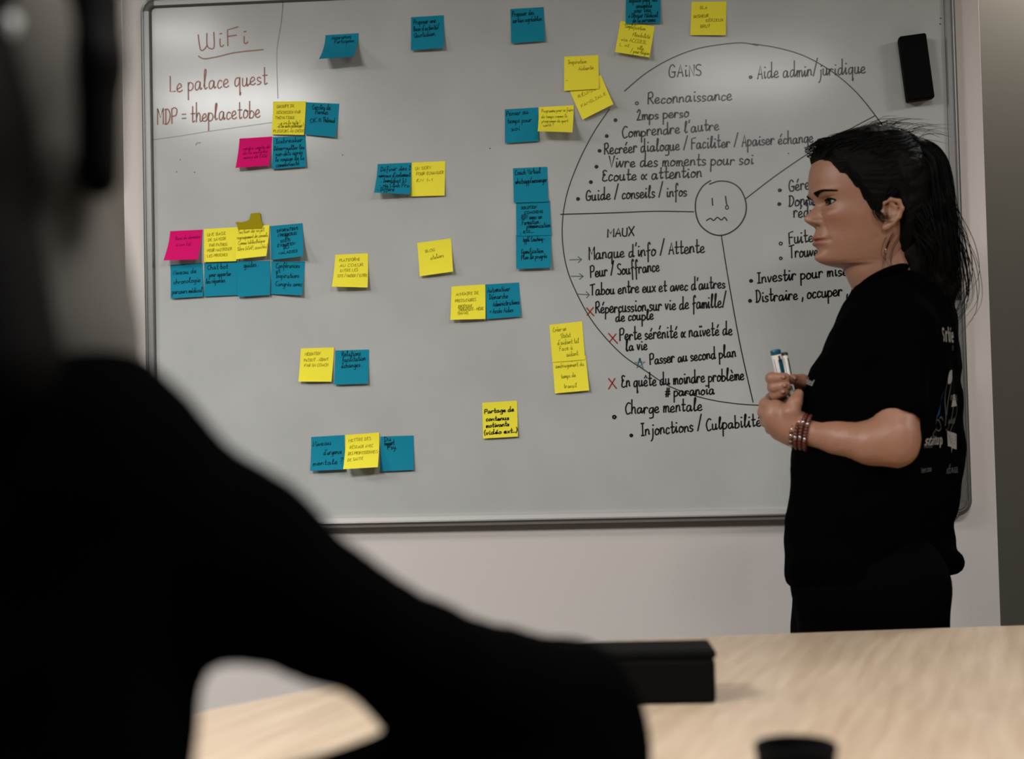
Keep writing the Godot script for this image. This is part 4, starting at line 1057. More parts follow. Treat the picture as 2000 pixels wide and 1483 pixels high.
func head_into(st: SurfaceTool, xf: Transform3D, base: Color) -> void:
	var ys: Array[float] = []
	var y := 0.1165
	while y > -0.2:
		ys.append(y)
		y -= 0.0007 if y > 0.112 else (0.0026 if y > 0.03 else (0.0010 if y > -0.121 else 0.005))
	ys.append(-0.2)
	var ph: Array[float] = []
	var a := -PI
	while a < PI - 1e-4:
		ph.append(a)
		var b := absf(a + 0.001)
		a += deg_to_rad(0.62) if b < deg_to_rad(52) else (deg_to_rad(1.4) if b < deg_to_rad(75) else deg_to_rad(4.0))
	var nc := ph.size()
	var pts := PackedVector3Array()
	for yy in ys:
		var row := head_row(yy)
		for p in ph: pts.append(head_at(p, yy, row))
	var ns := PackedVector3Array()
	ns.resize(pts.size())
	var idx := PackedInt32Array()
	for i in ys.size() - 1:
		for j in nc:
			var k := (j + 1) % nc
			var q0 := i * nc + j
			var q1 := i * nc + k
			var q2 := (i + 1) * nc + k
			var q3 := (i + 1) * nc + j
			idx.append_array(PackedInt32Array([q0, q1, q2, q0, q2, q3]))
			var n := (pts[q2] - pts[q0]).cross(pts[q1] - pts[q3])
			ns[q0] += n
			ns[q1] += n
			ns[q2] += n
			ns[q3] += n
	var flip := ns[ys.size() / 3 * nc + nc / 2].z < 0.0
	for i in range(0, idx.size(), 3):
		for k in ([0, 2, 1] if flip else [0, 1, 2]):
			var v := idx[i + k]
			st.set_color(skin_color(pts[v], base))
			st.set_normal((xf.basis * (ns[v] * (-1.0 if flip else 1.0))).normalized())
			st.add_vertex(xf * pts[v])

func hairline(phi: float) -> float:
	# height of the hair's lower edge round the head
	var d := absf(rad_to_deg(phi))
	var t := [[0.0, 0.070], [14.0, 0.071], [25.0, 0.066], [42.0, 0.040], [57.0, 0.012], [63.0, -0.010], [72.0, -0.028], [80.0, -0.034], [88.0, -0.026], [94.0, -0.012], [104.0, -0.012], [112.0, -0.045], [120.0, -0.085], [135.0, -0.11], [180.0, -0.125]]
	for i in t.size() - 1:
		if d <= t[i + 1][0]:
			return lerpf(t[i][1], t[i + 1][1], smoothstep(0.0, 1.0, (d - t[i][0]) / (t[i + 1][0] - t[i][0])))
	return -0.125

func hair_cap(st: SurfaceTool, xf: Transform3D, noise: FastNoiseLite, tie: Vector3) -> void:
	# a shell over the skull: thin at the hairline, thick behind, combed in ridges towards the tie
	var rows := 92
	var cols := 240
	var pts := PackedVector3Array()
	var inside := PackedByteArray()
	for i in rows + 1:
		for j in cols:
			var phi := -PI + TAU * j / cols
			var low := hairline(phi) + 0.002 * noise.get_noise_1d(j * 9.0)
			var f := float(i) / rows
			var y := lerpf(0.1165, low, f)
			var row := head_row(y)
			var p := head_at(phi, y, row, false)
			var depth := y - low
			var back := clampf((-p.z + 0.06) / 0.12, 0.0, 1.0)
			var th := lerpf(0.011, 0.015, back) * smoothstep(-0.001, 0.030, depth) + 0.0012
			var to := (tie - p)
			var ang := atan2(p.x - tie.x, p.y - tie.y + 0.02) * 9.0
			th += 0.0022 * noise.get_noise_2d(ang * 11.0, to.length() * 60.0) * smoothstep(0.0, 0.02, depth)
			th += 0.0035 * noise.get_noise_3dv(p * 130.0) * smoothstep(0.02, 0.06, depth)
			var n := Vector3(p.x * 1.6, maxf(p.y - 0.02, 0.0) * 1.3, p.z).normalized()
			if i == rows: th = -0.002
			pts.append(p + n * th)
	var ns := PackedVector3Array()
	ns.resize(pts.size())
	var idx := PackedInt32Array()
	for i in rows:
		for j in cols:
			var k := (j + 1) % cols
			var q := [i * cols + j, i * cols + k, (i + 1) * cols + k, (i + 1) * cols + j]
			var n := (pts[q[2]] - pts[q[0]]).cross(pts[q[1]] - pts[q[3]])
			for e in q: ns[e] += n
			idx.append_array(PackedInt32Array([q[0], q[1], q[2], q[0], q[2], q[3]]))
	var flip := ns[rows / 3 * cols + cols / 2].z < 0.0
	for i in range(0, idx.size(), 3):
		for k in ([0, 2, 1] if flip else [0, 1, 2]):
			var v := idx[i + k]
			st.set_normal((xf.basis * (ns[v] * (-1.0 if flip else 1.0))).normalized())
			st.add_vertex(xf * pts[v])

func strand(st: SurfaceTool, pts: PackedVector3Array, r: float) -> void:
	tube(st, smooth_line(pts, 4), PackedFloat32Array([r, r, r * 0.8, r * 0.2]), 3, false)

# ------------------------------------------------------------------ the woman at the board
const WOMAN_AT := Vector3(0.6033, 0.0000, 0.4370)

func woman() -> void:
	var o := thing("person", "woman with a dark ponytail in a black printed T-shirt, holding two markers in clasped hands", "person", WOMAN_AT)
	var base := Color(0.272, 0.132, 0.082)
	# the head: turned to the board's left, a little towards the lens
	var yaw := HEAD_YAW
	var hb := Basis(Vector3(0, 1, 0), yaw) * Basis(Vector3(1, 0, 0), deg_to_rad(1.5))
	var hs := 1.03
	var head := Transform3D(hb.scaled(Vector3.ONE * hs), Vector3(0.0139, 1.5045, 0.0267))
	var st := begin()
	head_into(st, head, base)
	# ear: helix, inner fold, bowl and lobe
	for side in [1.0, -1.0]:
		var ear := Soft.new()
		var e := [Vector3(0.0715, -0.027, 0.004), Vector3(0.0750, -0.016, 0.003), Vector3(0.0790, -0.011, -0.008), Vector3(0.0830, -0.015, -0.021), Vector3(0.0835, -0.028, -0.026), Vector3(0.0800, -0.042, -0.021), Vector3(0.0760, -0.053, -0.009), Vector3(0.0735, -0.059, 0.000)]
		var er := [0.003, 0.0034, 0.0036, 0.0038, 0.0036, 0.0034, 0.0040, 0.0050]
		for i in e.size() - 1:
			ear.bone(e[i].x * side, e[i].y, e[i].z, er[i], e[i + 1].x * side, e[i + 1].y, e[i + 1].z, er[i + 1], 0.003)
		var f := [Vector3(0.0770, -0.018, -0.009), Vector3(0.0790, -0.025, -0.017), Vector3(0.0780, -0.037, -0.017), Vector3(0.0745, -0.047, -0.008)]
		for i in 3: ear.bone(f[i].x * side, f[i].y, f[i].z, 0.0026, f[i + 1].x * side, f[i + 1].y, f[i + 1].z, 0.0028, 0.003)
		ear.bone(0.0725 * side, -0.032, 0.006, 0.0040, 0.0725 * side, -0.043, 0.004, 0.0044, 0.004)
		ear.bone(0.0690 * side, -0.022, -0.010, 0.006, 0.0705 * side, -0.046, -0.010, 0.006, 0.006)
		ear.bone(0.0720 * side, -0.016, -0.014, 0.004, 0.0735 * side, -0.036, -0.019, 0.005, 0.006)
		ear.bone(0.0720 * side, -0.052, -0.001, 0.0046, 0.0718 * side, -0.060, 0.003, 0.0046, 0.005)
		var es := begin()
		ear.mesh_into(es, 0.0014, null, 0.0, base)
		st.append_from(es.commit(), 0, head)
	# the rest of the body under the clothes, one surface with the neck and arms
	var b := Soft.new()
	b.bone(0.0343, 1.4211, 0.0224, 0.050, 0.0561, 1.3168, 0.0173, 0.058, 0.03)
	b.bone(0.0515, 1.3041, 0.0573, 0.036, 0.1021, 1.2951, -0.0868, 0.036, 0.04)
	b.bone(0.0395, 1.1934, 0.0443, 0.055, 0.0746, 1.1959, -0.0382, 0.055, 0.05)
	b.bone(-0.0146, 0.9715, 0.0502, 0.065, 0.0351, 0.9662, -0.0436, 0.065, 0.05)
	b.bone(0.0502, 1.1944, 0.0135, 0.06, 0.0095, 0.9691, 0.0084, 0.07, 0.05)
	b.bone(-0.0048, 0.8134, 0.0440, 0.075, -0.0170, 0.6592, 0.0596, 0.075, 0.06)
	b.bone(0.0117, 0.8034, -0.0476, 0.075, 0.0045, 0.6385, -0.0629, 0.075, 0.06)
	b.bone(0.0076, 0.9691, 0.0085, 0.07, 0.0014, 0.7995, 0.0030, 0.07, 0.05)
	for s in [1.0, -1.0]:
		var hip := Vector3(-0.0063, 0.6489, -0.0017) + Vector3(0, 0, 0.06 * s)
		b.bone(hip.x, hip.y, hip.z, 0.075, hip.x, 0.44, hip.z, 0.055, 0.03)
		b.bone(hip.x, 0.44, hip.z, 0.052, hip.x, 0.08, hip.z, 0.036, 0.03)
		b.bone(hip.x, 0.05, hip.z, 0.036, hip.x - 0.16, 0.03, hip.z, 0.028, 0.02)
	# left arm, nearest the lens
	b.bone(0.0427, 1.2437, 0.1360, 0.036, 0.0114, 1.0783, 0.2126, 0.0385, 0.03)
	b.bone(0.0763, 1.2772, 0.0347, 0.034, 0.0427, 1.2437, 0.1360, 0.036, 0.03)
	b.bone(0.0111, 1.0548, 0.2148, 0.0375, -0.0306, 1.0609, 0.2048, 0.0335, 0.02)
	b.bone(-0.0306, 1.0609, 0.2048, 0.0335, -0.0779, 1.0705, 0.1782, 0.0275, 0.02)
	b.bone(-0.0779, 1.0705, 0.1782, 0.0275, -0.1373, 1.0832, 0.1405, 0.0225, 0.02)
	# right arm, beyond the body
	b.bone(0.1122, 1.2788, -0.1381, 0.05, 0.0579, 1.0706, -0.1718, 0.04, 0.03)
	b.bone(0.0579, 1.0706, -0.1718, 0.04, -0.0882, 1.1222, 0.0202, 0.028, 0.02)
	var bs := begin()
	b.mesh_into(bs, 0.010, null, 0.0, base)
	st.append_from(bs.commit(), 0, Transform3D())
	hands(st, base)
	st.index()
	put("body", st.commit(), M.skin, o)
	for q in [Vector3(-0.1652, 1.1796, 0.1371), Vector3(-0.1637, 1.1647, 0.1360), Vector3(-0.1661, 1.1536, 0.1313), Vector3(-0.1445, 1.1774, 0.1216), Vector3(-0.1420, 1.1462, 0.1505)]:
		var nl := SphereMesh.new()
		nl.radius = 0.0052
		nl.height = 0.0104
		nl.radial_segments = 14
		nl.rings = 7
		var ns := begin()
		ns.append_from(nl, 0, Transform3D(Basis(Vector3(0, 1, 0), -0.25).scaled(Vector3(1.15, 0.8, 0.34)), q))
		put("fingernail", ns.commit(), M.nail, o)
	face_parts(o, head)
	clothes(o)
	hair(o, head)
	jewellery(o, head)
	markers()

const HEAD_YAW := -1.39

func hands(st: SurfaceTool, base: Color) -> void:
	# left hand: its back to the lens, closed round the right one
	var h := Soft.new()
	h.bone(-0.1213, 1.0802, 0.1463, 0.0228, -0.1489, 1.0880, 0.1354, 0.026, 0.015)
	h.bone(-0.1450, 1.0988, 0.1355, 0.0215, -0.1805, 1.1231, 0.1317, 0.0175, 0.014)
	h.bone(-0.1465, 1.0880, 0.1372, 0.0225, -0.1848, 1.1096, 0.1345, 0.0175, 0.014)
	h.bone(-0.1482, 1.0808, 0.1351, 0.0205, -0.1818, 1.0960, 0.1278, 0.0165, 0.014)
	h.bone(-0.1483, 1.0771, 0.1279, 0.0180, -0.1739, 1.0831, 0.1188, 0.0145, 0.014)
	# fingers fold away from the lens round the other hand
	for g in [[Vector3(-0.1869, 1.1260, 0.1332), Vector3(-0.1954, 1.1330, 0.1059), Vector3(-0.1814, 1.1442, 0.0733), Vector3(-0.1603, 1.1457, 0.0659), 0.0105], [Vector3(-0.1902, 1.1125, 0.1350), Vector3(-0.1985, 1.1184, 0.1056), Vector3(-0.1852, 1.1286, 0.0710), Vector3(-0.1620, 1.1328, 0.0616), 0.0105], [Vector3(-0.1872, 1.0980, 0.1282), Vector3(-0.1948, 1.1028, 0.1008), Vector3(-0.1827, 1.1128, 0.0683), Vector3(-0.1602, 1.1179, 0.0590), 0.010], [Vector3(-0.1791, 1.0850, 0.1172), Vector3(-0.1862, 1.0888, 0.0938), Vector3(-0.1766, 1.0978, 0.0674), Vector3(-0.1588, 1.1030, 0.0583), 0.0088]]:
		h.chain(PackedVector3Array([g[0], g[1], g[2], g[3]]), PackedFloat32Array([g[4] * 1.08, g[4] * 1.02, g[4] * 0.92, g[4] * 0.82]), 0.005)
	# thumb, up along the marker
	h.chain(PackedVector3Array([Vector3(-0.1492, 1.0934, 0.1456), Vector3(-0.1563, 1.1169, 0.1509), Vector3(-0.1484, 1.1347, 0.1490), Vector3(-0.1410, 1.1491, 0.1430)]), PackedFloat32Array([0.0185, 0.0140, 0.0112, 0.0090]), 0.008)
	var s1 := begin()
	h.mesh_into(s1, 0.0028, null, 0.0, base)
	st.append_from(s1.commit(), 0, Transform3D())
	# right hand: a fist seen from the finger side, tips towards the right
	var r := Soft.new()
	r.bone(-0.1352, 1.1530, 0.0445, 0.026, -0.1511, 1.1653, 0.0560, 0.024, 0.012)
	r.bone(-0.1351, 1.1325, 0.0387, 0.024, -0.1551, 1.1440, 0.0535, 0.020, 0.012)
	r.bone(-0.0882, 1.1222, 0.0202, 0.028, -0.1310, 1.1437, 0.0388, 0.027, 0.014)
	for g in [[Vector3(-0.1619, 1.1795, 0.0572), Vector3(-0.1814, 1.1798, 0.0906), Vector3(-0.1830, 1.1788, 0.1207), Vector3(-0.1616, 1.1789, 0.1293), 0.0102], [Vector3(-0.1644, 1.1627, 0.0588), Vector3(-0.1793, 1.1632, 0.0919), Vector3(-0.1798, 1.1624, 0.1200), Vector3(-0.1601, 1.1644, 0.1287), 0.0098], [Vector3(-0.1627, 1.1460, 0.0561), Vector3(-0.1765, 1.1475, 0.0871), Vector3(-0.1779, 1.1479, 0.1153), Vector3(-0.1626, 1.1537, 0.1245), 0.0092], [Vector3(-0.1589, 1.1310, 0.0513), Vector3(-0.1712, 1.1346, 0.0783), Vector3(-0.1729, 1.1352, 0.1005), Vector3(-0.1601, 1.1394, 0.1078), 0.0082]]:
		r.chain(PackedVector3Array([g[0], g[1], g[2], g[3]]), PackedFloat32Array([g[4] * 1.1, g[4] * 1.05, g[4], g[4] * 0.86]), 0.0035)
	r.chain(PackedVector3Array([Vector3(-0.1132, 1.1357, 0.0424), Vector3(-0.1106, 1.1574, 0.0680), Vector3(-0.1277, 1.1736, 0.0968), Vector3(-0.1471, 1.1772, 0.1143)]), PackedFloat32Array([0.018, 0.0135, 0.0108, 0.0088]), 0.008)
	var s2 := begin()
	r.mesh_into(s2, 0.0028, null, 0.0, base)
	st.append_from(s2.commit(), 0, Transform3D())

func face_parts(o: Node3D, head: Transform3D) -> void:
	for s in [1.0, -1.0]:
		carved = false
		var node: MeshInstance3D
		for part in ["eye", "iris", "pupil"]:
			var es := begin()
			var ring: Array = []
			for i in 9:
				var row := PackedVector3Array()
				for j in 25:
					var a := TAU * j / 24.0
					var q: Vector2
					if part == "eye":
						q = Vector2(EYE_W * 1.02 * cos(a), 0.0)
						q.y = (lid_top(clampf(cos(a), -1, 1)) + 0.0004 if sin(a) > 0.0 else lid_low(clampf(cos(a), -1, 1)) - 0.0004)
						q *= i / 8.0
					else:
						q = Vector2(-0.0016, 0.0008) + Vector2(cos(a), sin(a)) * (0.0062 if part == "iris" else 0.0028) * i / 8.0
					var dome := 0.0016 * (1.0 - q.length_squared() / (EYE_W * EYE_W))
					row.append(head * mirrored(face_point(EYE.x + q.x, EYE.y + q.y, -0.0022 + dome + (0.0 if part == "eye" else (0.00025 if part == "iris" else 0.0004))), s))
				ring.append(row)
			var fwd := (head.basis * Vector3(0.35 * s, 0.0, 1.0)).normalized()
			for i in 8:
				for j in 24:
					var qd := [ring[i][j], ring[i + 1][j], ring[i + 1][j + 1], ring[i][j + 1]]
					for k in ([0, 2, 1, 0, 3, 2] if s > 0 else [0, 1, 2, 0, 2, 3]):
						es.set_normal((fwd + ((qd[k] as Vector3) - ring[0][0]) * 45.0).normalized())
						es.add_vertex(qd[k])
			if part == "eye":
				node = put("eye", es.commit(), M.eye_white, o)
			else:
				put(part, es.commit(), M[part], node)
		carved = true
		# lash line along the upper lid, brow above it
		var lash := begin()
		var line := PackedVector3Array()
		for i in 13:
			var uu := -0.97 + 1.97 * i / 12.0
			carved = false
			line.append(head * mirrored(face_point(EYE.x + uu * EYE_W, EYE.y + lid_top(uu) + 0.0001, 0.0004), s))
			carved = true
		tube(lash, line, PackedFloat32Array([0.0006, 0.0013, 0.0018, 0.0014]), 6)
		for i in range(2, 13):
			var p := line[i]
			var dir := head.basis * Vector3((0.15 + 0.06 * i) * s, 0.55, 1.0).normalized()
			tube(lash, PackedVector3Array([p, p + dir * 0.003 + Vector3.DOWN * 0.0003, p + dir * 0.0058 + Vector3.UP * 0.0010]), PackedFloat32Array([0.0004, 0.0003, 0.0001]), 4)
		put("eyelashes", lash.commit(), M.brow, o)
		var low := begin()
		var ll := PackedVector3Array()
		for i in 11:
			var uu := -0.9 + 1.85 * i / 10.0
			carved = false
			ll.append(head * mirrored(face_point(EYE.x + uu * EYE_W, EYE.y + lid_low(uu) - 0.0001, 0.0002), s))
			carved = true
		tube(low, ll, PackedFloat32Array([0.0003, 0.0006, 0.0006]), 5)
		put("lower_eyelashes", low.commit(), M.brow, o)
		var brow := begin()
		for i in 70:
			var f := i / 69.0
			var bx := lerpf(0.0150, 0.051, f)
			var by := EYE.y + 0.0150 + 0.0075 * sin(minf(f * 1.25, 1.35)) - 0.010 * maxf(f - 0.62, 0.0)
			var thick := lerpf(0.0028, 0.0008, pow(f, 1.3))
			for k in 3:
				var y0 := by + thick * (k - 1.0) * 0.8 + rng.randf_range(-0.0005, 0.0005)
				var ddx := lerpf(0.0025, 0.0050, f)
				var ddy := lerpf(0.0032, -0.0012, f)
				var a := face_point(bx, y0, 0.0004)
				var bpt := face_point(bx + ddx, y0 + ddy, 0.0011)
				tube(brow, PackedVector3Array([head * mirrored(a, s), head * mirrored((a + bpt) / 2 + Vector3(0, 0, 0.0003), s), head * mirrored(bpt, s)]), PackedFloat32Array([0.00045, 0.00055, 0.0002]), 4)
		put("eyebrow", brow.commit(), M.brow, o)

func mirrored(p: Vector3, s: float) -> Vector3:
	return Vector3(p.x * s, p.y, p.z)

var shirt: Soft

func clothes(o: Node3D) -> void:
	shirt = Soft.new()
	var t := shirt
	# chest, belly, loose hem, shoulders
	t.bone(0.0408, 1.2711, 0.1321, 0.052, 0.1283, 1.2988, -0.1185, 0.060, 0.06)
	t.bone(0.0216, 1.3003, 0.0692, 0.050, 0.0634, 1.3280, 0.0473, 0.044, 0.05)
	t.bone(0.0408, 1.3004, -0.0323, 0.050, 0.0923, 1.3252, -0.0349, 0.046, 0.05)
	t.bone(0.0175, 1.2198, 0.0867, 0.098, 0.0904, 1.2264, -0.0783, 0.098, 0.07)
	t.bone(-0.0235, 1.1199, 0.0860, 0.108, 0.0838, 1.1192, -0.0816, 0.108, 0.07)
	t.bone(-0.0359, 1.0284, 0.0837, 0.112, 0.0764, 1.0219, -0.0845, 0.112, 0.07)
	t.bone(-0.0447, 0.9368, 0.0811, 0.112, 0.0661, 0.9246, -0.0872, 0.112, 0.05)
	t.bone(-0.0687, 0.8585, 0.0800, 0.102, 0.0659, 0.8407, -0.0901, 0.102, 0.03, Plane(Vector3(0.0, -1.0, 0.0), -(Vector3(-0.0022, 0.8062, 0.0035)).y))
	t.bone(0.1419, 0.8453, -0.0047, 0.022, 0.1543, 0.8289, -0.0362, 0.019, 0.02)
	# sleeves, cut at the hem
	var sl := (Vector3(0.0155, 1.0913, 0.2028) - Vector3(0.0369, 1.2597, 0.1671)).normalized()
	t.bone(0.0357, 1.2611, 0.1471, 0.056, 0.0098, 1.0566, 0.2130, 0.0485, 0.025, Plane(sl, sl.dot(Vector3(0.0142, 1.1070, 0.2034))))
	var sr := (Vector3(0.0689, 1.1086, -0.1712) - Vector3(0.1172, 1.2787, -0.1385)).normalized()
	t.bone(0.1212, 1.2786, -0.1387, 0.060, 0.0648, 1.0703, -0.1823, 0.056, 0.04, Plane(sr, sr.dot(Vector3(0.0692, 1.1207, -0.1708))))
	var folds := FastNoiseLite.new()
	folds.seed = 3
	folds.frequency = 9.0
	folds.fractal_octaves = 2
	var st := begin()
	t.mesh_into(st, 0.009, folds, 0.010)
	st.index()
	var sh := put("t_shirt", st.commit(), M.cloth, o)
	# ribbed collar round the neck's base
	var cl := begin()
	var ring := PackedVector3Array()
	for p in [Vector3(-0.0224, 1.3263, 0.0430), Vector3(-0.0090, 1.3442, 0.0848), Vector3(0.0178, 1.3603, 0.0996), Vector3(0.0528, 1.3725, 0.0797), Vector3(0.0857, 1.3772, 0.0275), Vector3(0.0934, 1.3684, -0.0335), Vector3(0.0596, 1.3524, -0.0569), Vector3(0.0167, 1.3341, -0.0346), Vector3(-0.0224, 1.3263, 0.0430)]: ring.append(p)
	tube(cl, smooth_line(ring, 6), PackedFloat32Array([0.008]), 8, false)
	put("collar", cl.commit(), M.cloth, sh)
	var j := Soft.new()
	j.bone(-0.0482, 0.8073, 0.0668, 0.108, -0.0281, 0.7936, -0.0554, 0.108, 0.04)
	j.bone(0.0195, 0.7977, 0.0720, 0.108, 0.0468, 0.7811, -0.0708, 0.108, 0.04)
	for s in [1.0, -1.0]:
		var hip := Vector3(-0.0095, 0.7055, 0.0005) + Vector3(0, 0, 0.055 * s)
		j.bone(hip.x - 0.03, hip.y, hip.z, 0.104, hip.x - 0.01, 0.44, hip.z, 0.07, 0.03)
		j.bone(hip.x + 0.03, hip.y, hip.z, 0.104, hip.x, 0.44, hip.z, 0.07, 0.03)
		j.bone(hip.x, 0.44, hip.z, 0.068, hip.x + 0.01, 0.09, hip.z, 0.05, 0.03, Plane(Vector3.DOWN, -0.07))
	var js := begin()
	j.mesh_into(js, 0.012)
	js.index()
	put("trousers", js.commit(), M.jeans, o)
	for s in [1.0, -1.0]:
		var hip := Vector3(-0.0063, 0.6489, -0.0017) + Vector3(0, 0, 0.06 * s)
		var sole := Soft.new()
		sole.bone(hip.x + 0.02, 0.045, hip.z, 0.045, hip.x - 0.17, 0.038, hip.z, 0.038, 0.02, Plane(Vector3.DOWN, 0.0))
		sole.bone(hip.x, 0.06, hip.z, 0.046, hip.x - 0.05, 0.06, hip.z, 0.044, 0.02)
		var ss := begin()
		sole.mesh_into(ss, 0.009)
		put("shoe", ss.commit(), M.jeans, o)
	shirt_prints(sh)

func print_on(parent: Node3D, called: String, origin: Vector3, right: Vector3, up: Vector3, tris: PackedVector3Array, mat: Material) -> void:
	# lays flat print on the cloth: every corner is dropped onto the shirt along the print's normal
	var n := right.cross(up).normalized()
	var every := shirt.all()
	var folds := FastNoiseLite.new()
	folds.seed = 3
	folds.frequency = 9.0
	folds.fractal_octaves = 2
	var st := begin()
	var cache := {}
	tris = finer(tris, 0.006)
	for i in range(0, tris.size(), 3):
		var turn := (tris[i + 1] - tris[i]).cross(tris[i + 2] - tris[i]).z > 0.0
		for k in ([0, 2, 1] if turn else [0, 1, 2]):
			var q := tris[i + k]
			var key := Vector2(q.x, q.y)
			if not cache.has(key):
				var p := origin + right * q.x + up * q.y + n * 0.16
				for s in 22:
					var d := shirt.dist(p, every) + folds.get_noise_3dv(p) * 0.010
					p -= n * (d - 0.0045) * 0.9
				cache[key] = p
			st.set_normal(n)
			st.add_vertex(cache[key])
	put(called, st.commit(), mat, parent)

func finer(tris: PackedVector3Array, most: float) -> PackedVector3Array:
	# splits triangles at their longest edge until none is longer than most
	var out := PackedVector3Array()
	var todo: Array = []
	for i in range(0, tris.size(), 3): todo.append([tris[i], tris[i + 1], tris[i + 2]])
	while todo.size():
		var t: Array = todo.pop_back()
		var e := 0
		var l := 0.0
		for k in 3:
			var d: float = (t[k] as Vector3).distance_to(t[(k + 1) % 3])
			if d > l:
				l = d
				e = k
		if l <= most:
			for k in 3: out.append(t[k])
		else:
			var m: Vector3 = ((t[e] as Vector3) + (t[(e + 1) % 3] as Vector3)) / 2.0
			todo.append([t[e], m, t[(e + 2) % 3]])
			todo.append([m, t[(e + 1) % 3], t[(e + 2) % 3]])
	return out

func text_tris(s: String, height: float, bold := true) -> PackedVector3Array:
	var f := SystemFont.new()
	f.font_names = PackedStringArray(["Droid Sans"])
	f.font_weight = 700 if bold else 400
	var tm := TextMesh.new()
	tm.text = s
	tm.font = f
	tm.font_size = 32
	tm.pixel_size = height / 24.0
	tm.depth = 0.0
	tm.curve_step = 2.0
	tm.horizontal_alignment = HORIZONTAL_ALIGNMENT_LEFT
	var a := tm.get_mesh_arrays() if tm.get_surface_count() else []
	var out := PackedVector3Array()
	if a.is_empty(): return out
	var v: PackedVector3Array = a[Mesh.ARRAY_VERTEX]
	if a[Mesh.ARRAY_INDEX] != null and (a[Mesh.ARRAY_INDEX] as PackedInt32Array).size():
		for i in a[Mesh.ARRAY_INDEX]: out.append(v[i])
	else:
		out = v
	return out

func shape_tris(pts: PackedVector2Array) -> PackedVector3Array:
	var out := PackedVector3Array()
	for i in Geometry2D.triangulate_polygon(pts): out.append(Vector3(pts[i].x, pts[i].y, 0))
	return out

func line_tris(pts: PackedVector2Array, w: float) -> PackedVector3Array:
	var out := PackedVector3Array()
	for i in pts.size() - 1:
		var s := (pts[i + 1] - pts[i]).normalized().orthogonal() * w * 0.5
		for p in [pts[i] + s, pts[i + 1] + s, pts[i + 1] - s, pts[i] + s, pts[i + 1] - s, pts[i] - s]: out.append(Vector3(p.x, p.y, 0))
	return out

